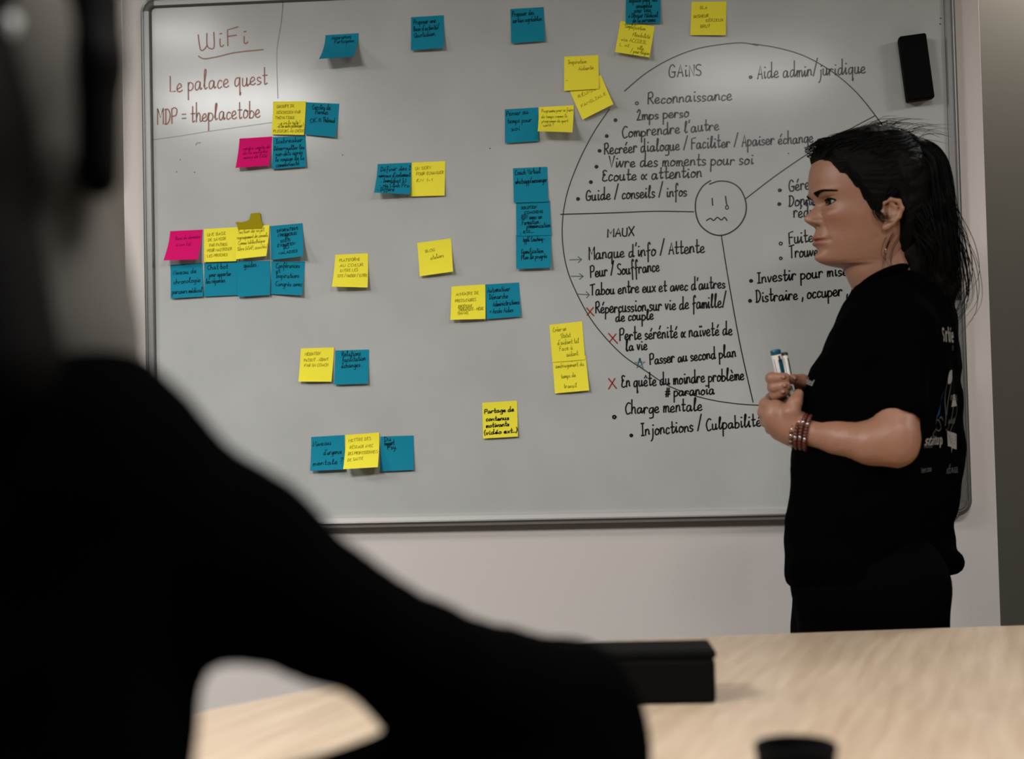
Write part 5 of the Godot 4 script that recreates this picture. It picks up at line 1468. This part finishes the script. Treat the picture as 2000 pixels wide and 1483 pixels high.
func shirt_prints(sh: Node3D) -> void:
	# the back of the shirt, seen at a grazing angle: origin, across (away from the lens) and up
	var across := (Vector3(0.1724, 1.1538, 0.0039) - Vector3(0.0809, 1.1529, 0.1253)).normalized()
	var upv := (Vector3(0.1328, 1.2637, 0.0706) - Vector3(0.1266, 1.0243, 0.0627)).normalized()
	upv = (upv - across * upv.dot(across)).normalized()
	for t in [["Srbiek", Vector3(0.0818, 1.2479, 0.1236), 0.026, "print"], ["uin", Vector3(0.1367, 1.2297, 0.0491), 0.013, "print_dim"], ["nelyx", Vector3(0.1329, 1.1386, 0.0562), 0.013, "print_dim"], ["addit", Vector3(0.1290, 1.0952, 0.0549), 0.010, "print_dim"], ["startup", Vector3(0.0672, 1.0614, 0.1381), 0.017, "print"], ["PALACE", Vector3(0.0688, 1.0524, 0.1377), 0.007, "print_dim"], ["lever coo", Vector3(0.0486, 1.0111, 0.1476), 0.010, "print_dim"], ["LE", Vector3(0.1352, 1.0128, 0.0517), 0.010, "print_dim"], ["VILLAGE", Vector3(0.1301, 1.0047, 0.0567), 0.011, "print_dim"]]:
		print_on(sh, "printed_lettering", t[1], across, upv, text_tris(t[0], t[2]), M[t[3]])
	# speech bubble with a word left dark in it
	var bub := PackedVector2Array([Vector2(0, 0.002), Vector2(0.004, 0.030), Vector2(0.062, 0.022), Vector2(0.058, -0.006), Vector2(0.040, -0.003), Vector2(0.036, -0.012), Vector2(0.028, -0.001)])
	print_on(sh, "printed_speech_bubble", Vector3(0.1294, 1.0481, 0.0583), across, upv, shape_tris(bub), M.print)
	var ink: Array[PackedVector2Array] = text_strokes("Yes!", Vector2(0.012, 0.006), Vector2(0.052, 0.004), 0.008)
	var word := PackedVector3Array()
	for s in ink: word.append_array(line_tris(s, 0.0022))
	var o := Vector3(Vector3(0.1294, 1.0481, 0.0583)) + across.cross(upv) * 0.0008
	print_on(sh, "printed_lettering", o, across, upv, word, M.cloth)
	# the line drawing of a rocket with a plume
	var d := Vector3(0.0781, 1.0764, 0.1229)
	var ball := PackedVector2Array()
	for i in 12: ball.append(Vector2(0.075, 0.098) + Vector2(cos(TAU * i / 12), sin(TAU * i / 12)) * Vector2(0.016, 0.013))
	print_on(sh, "printed_drawing", d, across, upv, shape_tris(ball), M.print)
	print_on(sh, "printed_drawing", d, across, upv, shape_tris(PackedVector2Array([Vector2(0.014, 0.020), Vector2(0.044, 0.034), Vector2(0.056, 0.074)])), M.print_blue)
	print_on(sh, "printed_drawing", d, across, upv, shape_tris(PackedVector2Array([Vector2(0.092, 0.044), Vector2(0.118, 0.046), Vector2(0.112, 0.068), Vector2(0.098, 0.066)])), M.print)
	var lines := PackedVector3Array()
	for l in [[0.06, 0.088, 0.07, 0.06, 0.076, 0.03, 0.074, 0.01], [0.085, 0.088, 0.082, 0.06, 0.078, 0.03], [0.118, 0.046, 0.114, 0.02, 0.10, -0.008, 0.078, 0.004], [0.098, 0.044, 0.096, 0.02, 0.088, 0.0], [0.012, 0.014, 0.03, 0.022, 0.05, 0.016, 0.056, 0.006, 0.04, 0.002, 0.02, 0.008], [0.0, 0.0, 0.012, 0.006, 0.02, 0.0, 0.016, -0.008, 0.002, -0.006, 0.0, 0.0], [0.045, 0.024, 0.06, 0.026, 0.066, 0.02], [0.09, 0.11, 0.104, 0.09, 0.11, 0.07]]:
		lines.append_array(line_tris(curve2(l, 4), 0.0022))
	print_on(sh, "printed_drawing", d, across, upv, lines, M.print_dim)
	# the small print on the chest
	var cr := (Vector3(-0.0904, 1.1695, 0.0822) - Vector3(-0.1006, 1.1762, 0.0530)).normalized()
	var cu := Vector3(0.35, 0.94, 0.0)
	cu = (cu - cr * cu.dot(cr)).normalized()
	print_on(sh, "printed_lettering", Vector3(-0.1073, 1.1676, 0.0983), cr, cu, text_tris("mixed", 0.011), M.print)

func hair(o: Node3D, head: Transform3D) -> void:
	var n := FastNoiseLite.new()
	n.seed = 12
	n.frequency = 0.12
	var st := begin()
	hair_cap(st, head, n, Vector3(0.0, 0.085, -0.085))
	var capnode := put("hair", st.commit(), M.hair, o)
	var comb := begin()
	for i in 520:
		var phi := deg_to_rad(rng.randf_range(-100.0, 100.0))
		var low := hairline(phi)
		var row0 := head_row(low + 0.003)
		var a := head_at(phi, low + 0.003 + rng.randf_range(-0.002, 0.014), row0, false)
		var line := PackedVector3Array()
		var tie := Vector3(a.x * 0.12, 0.088 + rng.randf_range(-0.02, 0.02), -0.095)
		for k in 6:
			var f := k / 5.0 * rng.randf_range(0.9, 1.0)
			var q := a.lerp(tie, f)
			# lift the straight line onto the combed shell
			var yy := clampf(q.y + 0.012 * sin(PI * f), -0.1, 0.112)
			var ph := atan2(q.x, q.z + 0.0001)
			var hp := head_at(ph, yy, head_row(yy), false)
			var nn := Vector3(hp.x * 1.6, maxf(hp.y - 0.02, 0.0) * 1.3, hp.z).normalized()
			line.append(head * (hp + nn * (0.0015 + 0.0145 * smoothstep(0.0, 0.35, f))))
		strand(comb, line, rng.randf_range(0.0005, 0.0010))
	put("combed_strands", comb.commit(), M.hair_sheen, capnode).set_meta("kind", "stuff")
	# ponytail: a full core from the tie, up, over and down the back, then hundreds of strands round it
	var spine := smooth_line(PackedVector3Array([Vector3(0.0669, 1.5900, 0.0261), Vector3(0.0979, 1.5855, 0.0239), Vector3(0.1169, 1.5558, 0.0216), Vector3(0.1231, 1.5038, 0.0194), Vector3(0.1291, 1.4471, 0.0170), Vector3(0.1371, 1.3903, 0.0145), Vector3(0.1509, 1.3429, 0.0119), Vector3(0.1630, 1.2992, 0.0096)]), 5)
	var rad := PackedFloat32Array([0.022, 0.034, 0.042, 0.043, 0.042, 0.036, 0.022, 0.006])
	var core := Soft.new()
	for i in range(0, spine.size() - 5, 5):
		var k := i / 5
		core.bone(spine[i].x, spine[i].y, spine[i].z, rad[k] * 0.84, spine[i + 5].x, spine[i + 5].y, spine[i + 5].z, rad[k + 1] * 0.84, 0.02)
	core.bone(0.0796, 1.4954, 0.0220, 0.030, 0.0983, 1.4195, 0.0181, 0.030, 0.03)
	core.bone(0.0983, 1.4195, 0.0181, 0.030, 0.1095, 1.3570, 0.0252, 0.022, 0.03)
	core.bone(0.0822, 1.4401, 0.0450, 0.026, 0.0905, 1.3693, 0.0470, 0.024, 0.03)
	var cs := begin()
	var cn := FastNoiseLite.new()
	cn.seed = 2
	cn.frequency = 22.0
	core.mesh_into(cs, 0.007, cn, 0.009)
	var pt := put("ponytail", cs.commit(), M.hair, o)
	var ss := begin()
	for i in 760:
		var an := rng.randf() * TAU
		var rr := sqrt(rng.randf_range(0.25, 1.0)) * rng.randf_range(0.9, 1.12)
		var last := int(rng.randf_range(0.62, 1.0) * (spine.size() - 1))
		var line := PackedVector3Array()
		var wob := rng.randf_range(-1.0, 1.0)
		var j := 0
		while j <= last:
			var f := float(j) / (spine.size() - 1)
			var k := mini(int(f * 7), 6)
			var r := lerpf(rad[k], rad[k + 1], f * 7 - k) * rr + (0.010 * rr * f)
			var t := (spine[mini(j + 1, spine.size() - 1)] - spine[maxi(j - 1, 0)]).normalized()
			var sd := t.cross(Vector3(0, 0, 1)).normalized()
			var up := sd.cross(t)
			line.append(spine[j] + sd * cos(an + wob * f * 0.5) * r + up * sin(an + wob * f * 0.5) * r * 0.95 + Vector3(0.006 * wob * sin(f * 9.0), 0, 0))
			j += 3
		if line.size() > 2: strand(ss, line, rng.randf_range(0.0005, 0.0011))
	for i in 150:
		var a := head * Vector3(0.058 + 0.008 * rng.randf(), rng.randf_range(-0.075, -0.01), rng.randf_range(-0.085, -0.045))
		var z := rng.randf_range(0.02, 0.05)
		var e := Vector3(Vector3(0.1061, 1.3581, 0.0154)) + Vector3(rng.randf_range(-0.015, 0.02), rng.randf_range(-0.03, 0.05), z)
		var mid := a.lerp(e, 0.5) + Vector3(rng.randf_range(0.0, 0.018), 0, 0.012)
		strand(ss, PackedVector3Array([a, a.lerp(mid, 0.5) + Vector3(0.003, 0, 0.005), mid, mid.lerp(e, 0.5), e]), rng.randf_range(0.0006, 0.0012))
	# loops and loose ends that swing out to the right
	for i in 46:
		var a := rng.randf()
		var p0 := Vector3(0.1496, 1.4922, 0.0272) + Vector3(rng.randf_range(-0.02, 0.01), rng.randf_range(-0.03, 0.03), rng.randf_range(-0.03, 0.03))
		var out := rng.randf_range(0.0, 0.034)
		var line := PackedVector3Array([p0, p0 + Vector3(0.012 + out * 0.5, -0.045, 0), p0 + Vector3(0.018 + out, -0.10, 0.0), p0 + Vector3(0.022 + out * 0.9, -0.15 - 0.02 * a, 0.0), p0 + Vector3(0.004 + out * 0.2, -0.19 - 0.03 * a, 0.0)])
		strand(ss, line, rng.randf_range(0.0004, 0.0009))
	put("hair_strands", ss.commit(), M.hair, pt).set_meta("kind", "stuff")
	# flyaways over the crown, wisps by the ear and at the nape
	var fl := begin()
	for i in 60:
		var f := rng.randf()
		var p := Vector3(rng.randf_range(-0.03, 0.05), 0.118 + 0.004 * rng.randf(), lerpf(0.06, -0.08, f)) 
		p.y = tab([[0.10, 0.10], [0.06, 0.112], [0.0, 0.128], [-0.06, 0.112], [-0.1, 0.09]], p.z) - 4.0 * p.x * p.x
		var back := Vector3(rng.randf_range(-0.02, 0.02), rng.randf_range(0.004, 0.022), -0.03 - 0.03 * rng.randf())
		fl_line(fl, head, [p, p + back * 0.5 + Vector3(0, 0.006, 0), p + back, p + back * 1.5 - Vector3(0, 0.012, 0)])
	for i in 26:
		var p := Vector3(0.073 + 0.003 * rng.randf(), -0.014 - 0.016 * rng.randf(), 0.014 + 0.012 * rng.randf())
		fl_line(fl, head, [p, p + Vector3(0.004, -0.012, -0.002), p + Vector3(0.006, -0.020, -0.010), p + Vector3(0.006, -0.022, -0.018 - 0.01 * rng.randf())])
	for i in 8:
		var p := Vector3(0.060, -0.062, -0.028) + Vector3(rng.randf_range(-0.004, 0.004), rng.randf_range(-0.008, 0.008), rng.randf_range(-0.01, 0.01))
		fl_line(fl, head, [p, p + Vector3(0.004, -0.025, 0.020), p + Vector3(0.002, -0.05, 0.026), p + Vector3(0.0, -0.066, 0.010 + 0.02 * rng.randf())])
	put("loose_hair", fl.commit(), M.hair, o).set_meta("kind", "stuff")

func fl_line(st: SurfaceTool, head: Transform3D, pts: Array) -> void:
	var line := PackedVector3Array()
	for p in pts: line.append(head * (p as Vector3))
	strand(st, line, rng.randf_range(0.00035, 0.0007))

func jewellery(o: Node3D, head: Transform3D) -> void:
	var er := begin()
	var lobe := head * Vector3(0.0770, -0.061, 0.004)
	tube(er, PackedVector3Array([lobe, lobe - Vector3(0, 0.018, 0), lobe - Vector3(0, 0.038, 0)]), PackedFloat32Array([0.0007]), 6)
	for q in [[0.038, 0.0017], [0.042, 0.0011]]:
		var sp := SphereMesh.new()
		sp.radius = q[1]
		sp.height = q[1] * 2
		sp.radial_segments = 12
		sp.rings = 6
		er.append_from(sp, 0, Transform3D(Basis(), lobe - Vector3(0, q[0], 0)))
	tube(er, PackedVector3Array([lobe - Vector3(0, 0.043, 0), lobe - Vector3(0, 0.05, 0), lobe - Vector3(0, 0.062, 0)]), PackedFloat32Array([0.0007, 0.0010, 0.0004]), 6)
	put("earring", er.commit(), M.gold, o)
	# bracelet: four strings of brown and silver beads with silver spacer bars
	var c := Vector3(-0.1364, 1.0832, 0.1404)
	var ax := (Vector3(-0.0771, 1.0713, 0.1731) - Vector3(-0.1489, 1.0880, 0.1354)).normalized()
	var u := (Vector3.UP - ax * ax.y).normalized()
	var w := ax.cross(u)
	var br := Node3D.new()
	br.name = "bracelet"
	br.position = c
	o.add_child(br, true)
	var ball := SphereMesh.new()
	ball.radius = 1.0
	ball.height = 2.0
	ball.radial_segments = 10
	ball.rings = 5
	var brown := begin()
	var silver := begin()
	for row in 4:
		for i in 34:
			var a := TAU * (i + 0.3 * (row % 2)) / 34.0
			var at := ax * ((row - 1.5) * 0.0084 + 0.0035 * sin(a)) + (u * cos(a) * 0.0300 + w * sin(a) * 0.0285)
			var is_silver := (i * 7 + row * 5) % 5 == 0 or row == 0 and i % 2 == 0
			var size := 0.0033 if is_silver else 0.0042
			(silver if is_silver else brown).append_from(ball, 0, Transform3D(Basis().scaled(Vector3.ONE * size), at))
	for i in 5:
		var a := TAU * i / 5.0 + 1.9
		var at := u * cos(a) * 0.0325 + w * sin(a) * 0.0312
		tube(silver, PackedVector3Array([at - ax * 0.0155 + ax * 0.0035 * sin(a), at + ax * 0.0035 * sin(a), at + ax * 0.0155 + ax * 0.0035 * sin(a)]), PackedFloat32Array([0.0013]), 6)
	put("brown_beads", brown.commit(), M.bead, br)
	put("silver_beads", silver.commit(), M.silver, br)

func markers() -> void:
	var spec := [["white board marker with a teal cap held upright in the woman's fist", Vector3(0.4278, 1.2295, 0.5449), Vector3(0.4498, 1.1229, 0.5318), 0.0092, "teal"], ["thinner white marker with a black cap held beside the teal-capped one", Vector3(0.4441, 1.2240, 0.5356), Vector3(0.4548, 1.1481, 0.5483), 0.0068, "black_cap"]]
	for m in spec:
		var a: Vector3 = m[1]
		var b: Vector3 = m[2]
		var r: float = m[3]
		var o := thing("marker_pen", m[0], "marker pen", b, "marker pens in the woman's hands")
		var top := a - b
		var st := begin()
		lathe(st, Vector3.ZERO, top, PackedVector2Array([Vector2(0, 0.0), Vector2(0.0, r * 0.55), Vector2(0.06, r * 0.7), Vector2(0.1, r), Vector2(0.93, r), Vector2(0.931, 0)]), 24)
		put("barrel", st.commit(), M.white_plastic, o)
		var cp := begin()
		lathe(cp, top * 0.925, top * 1.005, PackedVector2Array([Vector2(0, r * 1.03), Vector2(0.75, r * 1.03), Vector2(0.95, r * 0.93), Vector2(1, r * 0.6), Vector2(1, r * 0.55), Vector2(0.9, 0)]), 24)
		put("cap", cp.commit(), M[m[4]], o)
		# printed label: curved panels on the barrel's side towards the lens
		var dir := top.normalized()
		var to := (Vector3(0.0849, 1.1216, 2.4914) - a)
		var n := (Vector3(-0.2, 0.05, 1) - dir * dir.dot(Vector3(-0.2, 0.05, 1))).normalized()
		var s := dir.cross(n)
		for pn in ([[0.60, 0.84, 0.20, 1.15, "teal"], [0.45, 0.60, 0.30, 1.1, "label_red"], [0.80, 0.90, 0.35, 0.75, "black_cap"], [0.48, 0.86, -0.62, -0.52, "grey_ink"]] if m[4] == "teal" else [[0.30, 0.86, 0.75, 1.3, "black_cap"], [0.42, 0.86, -0.2, -0.05, "grey_ink"], [0.10, 0.2, -0.3, 0.6, "black_cap"]]):
			var pt := begin()
			for i in 8:
				var q: Array[Vector3] = []
				var nn: Array[Vector3] = []
				for e in [[i, pn[0]], [i, pn[1]], [i + 1, pn[1]], [i + 1, pn[0]]]:
					var an: float = lerpf(pn[2], pn[3], e[0] / 8.0)
					var rad := n * cos(an) + s * sin(an)
					q.append(top * e[1] + rad * (r + 0.0003))
					nn.append(rad)
				for k in [0, 1, 2, 0, 2, 3]:
					pt.set_normal(nn[k])
					pt.add_vertex(q[k])
			put("printed_label", pt.commit(), M[pn[4]], o)

# ------------------------------------------------------------------ the person close to the lens
const NEAR_AT := Vector3(-0.2946, 0.0000, 2.2292)

func near_person() -> void:
	var o := thing("person", "blurred person in black seen from behind at the left, one elbow bent over the table", "person", NEAR_AT)
	var base := Color(0.140, 0.128, 0.110)  # shade on the near person is put into a darker skin colour
	var b := Soft.new()
	b.bone(0.0438, 1.4287, 0.0546, 0.060, 0.0712, 1.3239, 0.0692, 0.058, 0.04)
	b.bone(0.0744, 1.3298, 0.0692, 0.050, 0.0978, 1.2669, 0.0755, 0.030, 0.04)
	b.bone(0.0518, 1.3070, 0.0398, 0.055, 0.0748, 1.1687, 0.0335, 0.054, 0.04)
	b.bone(0.0677, 1.1939, 0.0349, 0.050, 0.0811, 1.1375, 0.0220, 0.045, 0.04)
	b.bone(0.0559, 1.0870, 0.0019, 0.06, 0.0492, 0.8280, -0.0067, 0.06, 0.05)
	b.bone(-0.0960, 1.0882, -0.0883, 0.08, -0.1034, 0.8004, -0.0978, 0.08, 0.05)
	b.bone(0.1018, 1.0616, 0.0280, 0.035, 0.3619, 0.8586, -0.2772, 0.035, 0.03)
	b.bone(0.3619, 0.8586, -0.2772, 0.035, 0.1927, 0.8209, -0.0967, 0.034, 0.03)
	# the hand rests out of view on the lap
	b.bone(0.1927, 0.8209, -0.0967, 0.034, 0.1374, 0.7967, -0.0638, 0.032, 0.02)
	for i in 4:
		var p := Vector3(0.1305, 0.7968, -0.0633) + Vector3(0, -0.01 * i, 0.012 * i)
		b.chain(PackedVector3Array([p, p + Vector3(-0.04, -0.02, 0.0), p + Vector3(-0.065, -0.045, 0.0)]), PackedFloat32Array([0.010, 0.009, 0.008]), 0.004)
	var th := Vector3(0.1569, 0.8094, -0.0446)
	b.chain(PackedVector3Array([th, th + Vector3(-0.03, 0.02, 0.03), th + Vector3(-0.055, 0.02, 0.04)]), PackedFloat32Array([0.012, 0.010, 0.009]), 0.006)
	var st := begin()
	b.mesh_into(st, 0.011, null, 0.0, base)
	st.index()
	put("body", st.commit(), M.shaded_skin, o)
	var sw := Soft.new()
	sw.bone(0.0710, 1.0523, 0.0197, 0.100, 0.0717, 0.8090, 0.0313, 0.085, 0.04)
	sw.bone(-0.1144, 1.0706, -0.0877, 0.13, -0.1043, 0.7645, -0.0990, 0.12, 0.06)
	sw.bone(0.0036, 1.0875, -0.0247, 0.11, -0.0041, 0.7865, -0.0347, 0.11, 0.06)
	sw.bone(-0.0438, 1.1253, -0.0102, 0.030, 0.1244, 1.0923, 0.0276, 0.040, 0.05)
	sw.bone(0.1001, 1.0569, 0.0279, 0.068, 0.1867, 1.0207, -0.0092, 0.052, 0.04)
	sw.bone(0.0808, 1.1105, 0.0612, 0.032, 0.1198, 1.1035, 0.0583, 0.034, 0.05)
	sw.bone(0.1836, 1.0231, -0.0089, 0.048, 0.2854, 0.9297, -0.1392, 0.046, 0.03)
	sw.bone(0.2854, 0.9297, -0.1392, 0.046, 0.3681, 0.8592, -0.2775, 0.066, 0.02)
	sw.bone(0.3784, 0.8582, -0.2783, 0.066, 0.3860, 0.8332, -0.2796, 0.062, 0.015)
	sw.bone(0.3743, 0.8300, -0.2589, 0.062, 0.2047, 0.8241, -0.1074, 0.049, 0.012)
	var ss := begin()
	var cn := FastNoiseLite.new()
	cn.seed = 8
	cn.frequency = 7.0
	sw.mesh_into(ss, 0.011, cn, 0.008)
	ss.index()
	put("long_sleeved_top", ss.commit(), M.cloth, o)
	var tr := Soft.new()
	for s in [-1.0, 1.0]:
		var hip := Vector3(0.0203, 0.7894, -0.0262) + Vector3(-0.06 + 0.09 * s, -0.05, 0.0)
		tr.bone(hip.x, hip.y, hip.z, 0.10, hip.x, 0.5, hip.z - 0.05, 0.075, 0.04)
		tr.bone(hip.x, 0.5, hip.z - 0.05, 0.07, hip.x, 0.06, hip.z, 0.05, 0.03, Plane(Vector3.DOWN, -0.01))
	var ts := begin()
	tr.mesh_into(ts, 0.014)
	put("trousers", ts.commit(), M.jeans, o)
	var hr := Soft.new()
	hr.bone(0.0081, 1.4301, 0.0470, 0.075, 0.0952, 1.4130, 0.0607, 0.052, 0.03)
	hr.bone(0.0435, 1.3776, 0.1130, 0.060, 0.0499, 1.2746, 0.1191, 0.048, 0.03)
	hr.bone(0.0499, 1.2746, 0.1191, 0.048, 0.0736, 1.1461, 0.1130, 0.044, 0.03)
	hr.bone(0.1219, 1.3918, 0.0782, 0.024, 0.1302, 1.3173, 0.0851, 0.017, 0.015)
	hr.bone(0.1302, 1.3173, 0.0851, 0.017, 0.1322, 1.2494, 0.0826, 0.012, 0.01)
	var hs := begin()
	hr.mesh_into(hs, 0.006)
	put("hair", hs.commit(), M.hair, o)
	# ear, with a pale blob added for the bright highlight on it
	var ear := Soft.new()
	for e in [[0.0852, 1.3520, 0.1144, 0.004, 0.0772, 1.3421, 0.1196, 0.005], [0.0772, 1.3421, 0.1196, 0.005, 0.0780, 1.3194, 0.1187, 0.005], [0.0780, 1.3194, 0.1187, 0.005, 0.0883, 1.3062, 0.1126, 0.006], [0.0856, 1.3392, 0.1089, 0.008, 0.0850, 1.3161, 0.1081, 0.008]]:
		ear.bone(e[0], e[1], e[2], e[3], e[4], e[5], e[6], e[7], 0.006)
	var eh := begin()
	ear.mesh_into(eh, 0.003, null, 0.0, base)
	put("ear", eh.commit(), M.shaded_skin, o)
	var highlight := begin()
	lathe(highlight, Vector3(0.0982, 1.3362, 0.1230), Vector3(0.0898, 1.3183, 0.1229), PackedVector2Array([Vector2(0, 0), Vector2(0.05, 0.006), Vector2(0.3, 0.0085), Vector2(0.6, 0.0085), Vector2(0.95, 0.005), Vector2(1, 0)]), 16)
	put("added_ear_highlight", highlight.commit(), M.ear_highlight, o)

# ------------------------------------------------------------------ things on the table
func table_things() -> void:
	var o := thing("box", "matte black box standing on the table beyond the bent dark elbow", "box", Vector3(0.10, 0.74, 1.215))
	o.rotation.y = deg_to_rad(2.0)
	put("box_body", rounded_box(Vector3(0.31, 0.058, 0.09), 0.006), M.plastic, o, Vector3(0, 0.029, 0))
	put("lid", rounded_box(Vector3(0.313, 0.012, 0.093), 0.005), M.plastic, o, Vector3(0, 0.0635, 0))
	var q := thing("tumbler", "small dark blurred tumbler just rising into the bottom of the picture", "tumbler", Vector3(0.278, 0.74, 1.88))
	var st := begin()
	lathe(st, Vector3.ZERO, Vector3(0, 0.085, 0), PackedVector2Array([Vector2(0, 0), Vector2(0, 0.026), Vector2(0.04, 0.029), Vector2(0.95, 0.034), Vector2(1, 0.0335), Vector2(1, 0.031), Vector2(0.1, 0.026), Vector2(0.1, 0)]), 28)
	put("cup_body", st.commit(), M.plastic, q)
	var rim := begin()
	lathe(rim, Vector3(0, 0.080, 0), Vector3(0, 0.088, 0), PackedVector2Array([Vector2(0, 0.0335), Vector2(0.2, 0.0352), Vector2(0.8, 0.0352), Vector2(1, 0.033), Vector2(0.8, 0.031)]), 28)
	put("rim", rim.commit(), M.plastic, q)
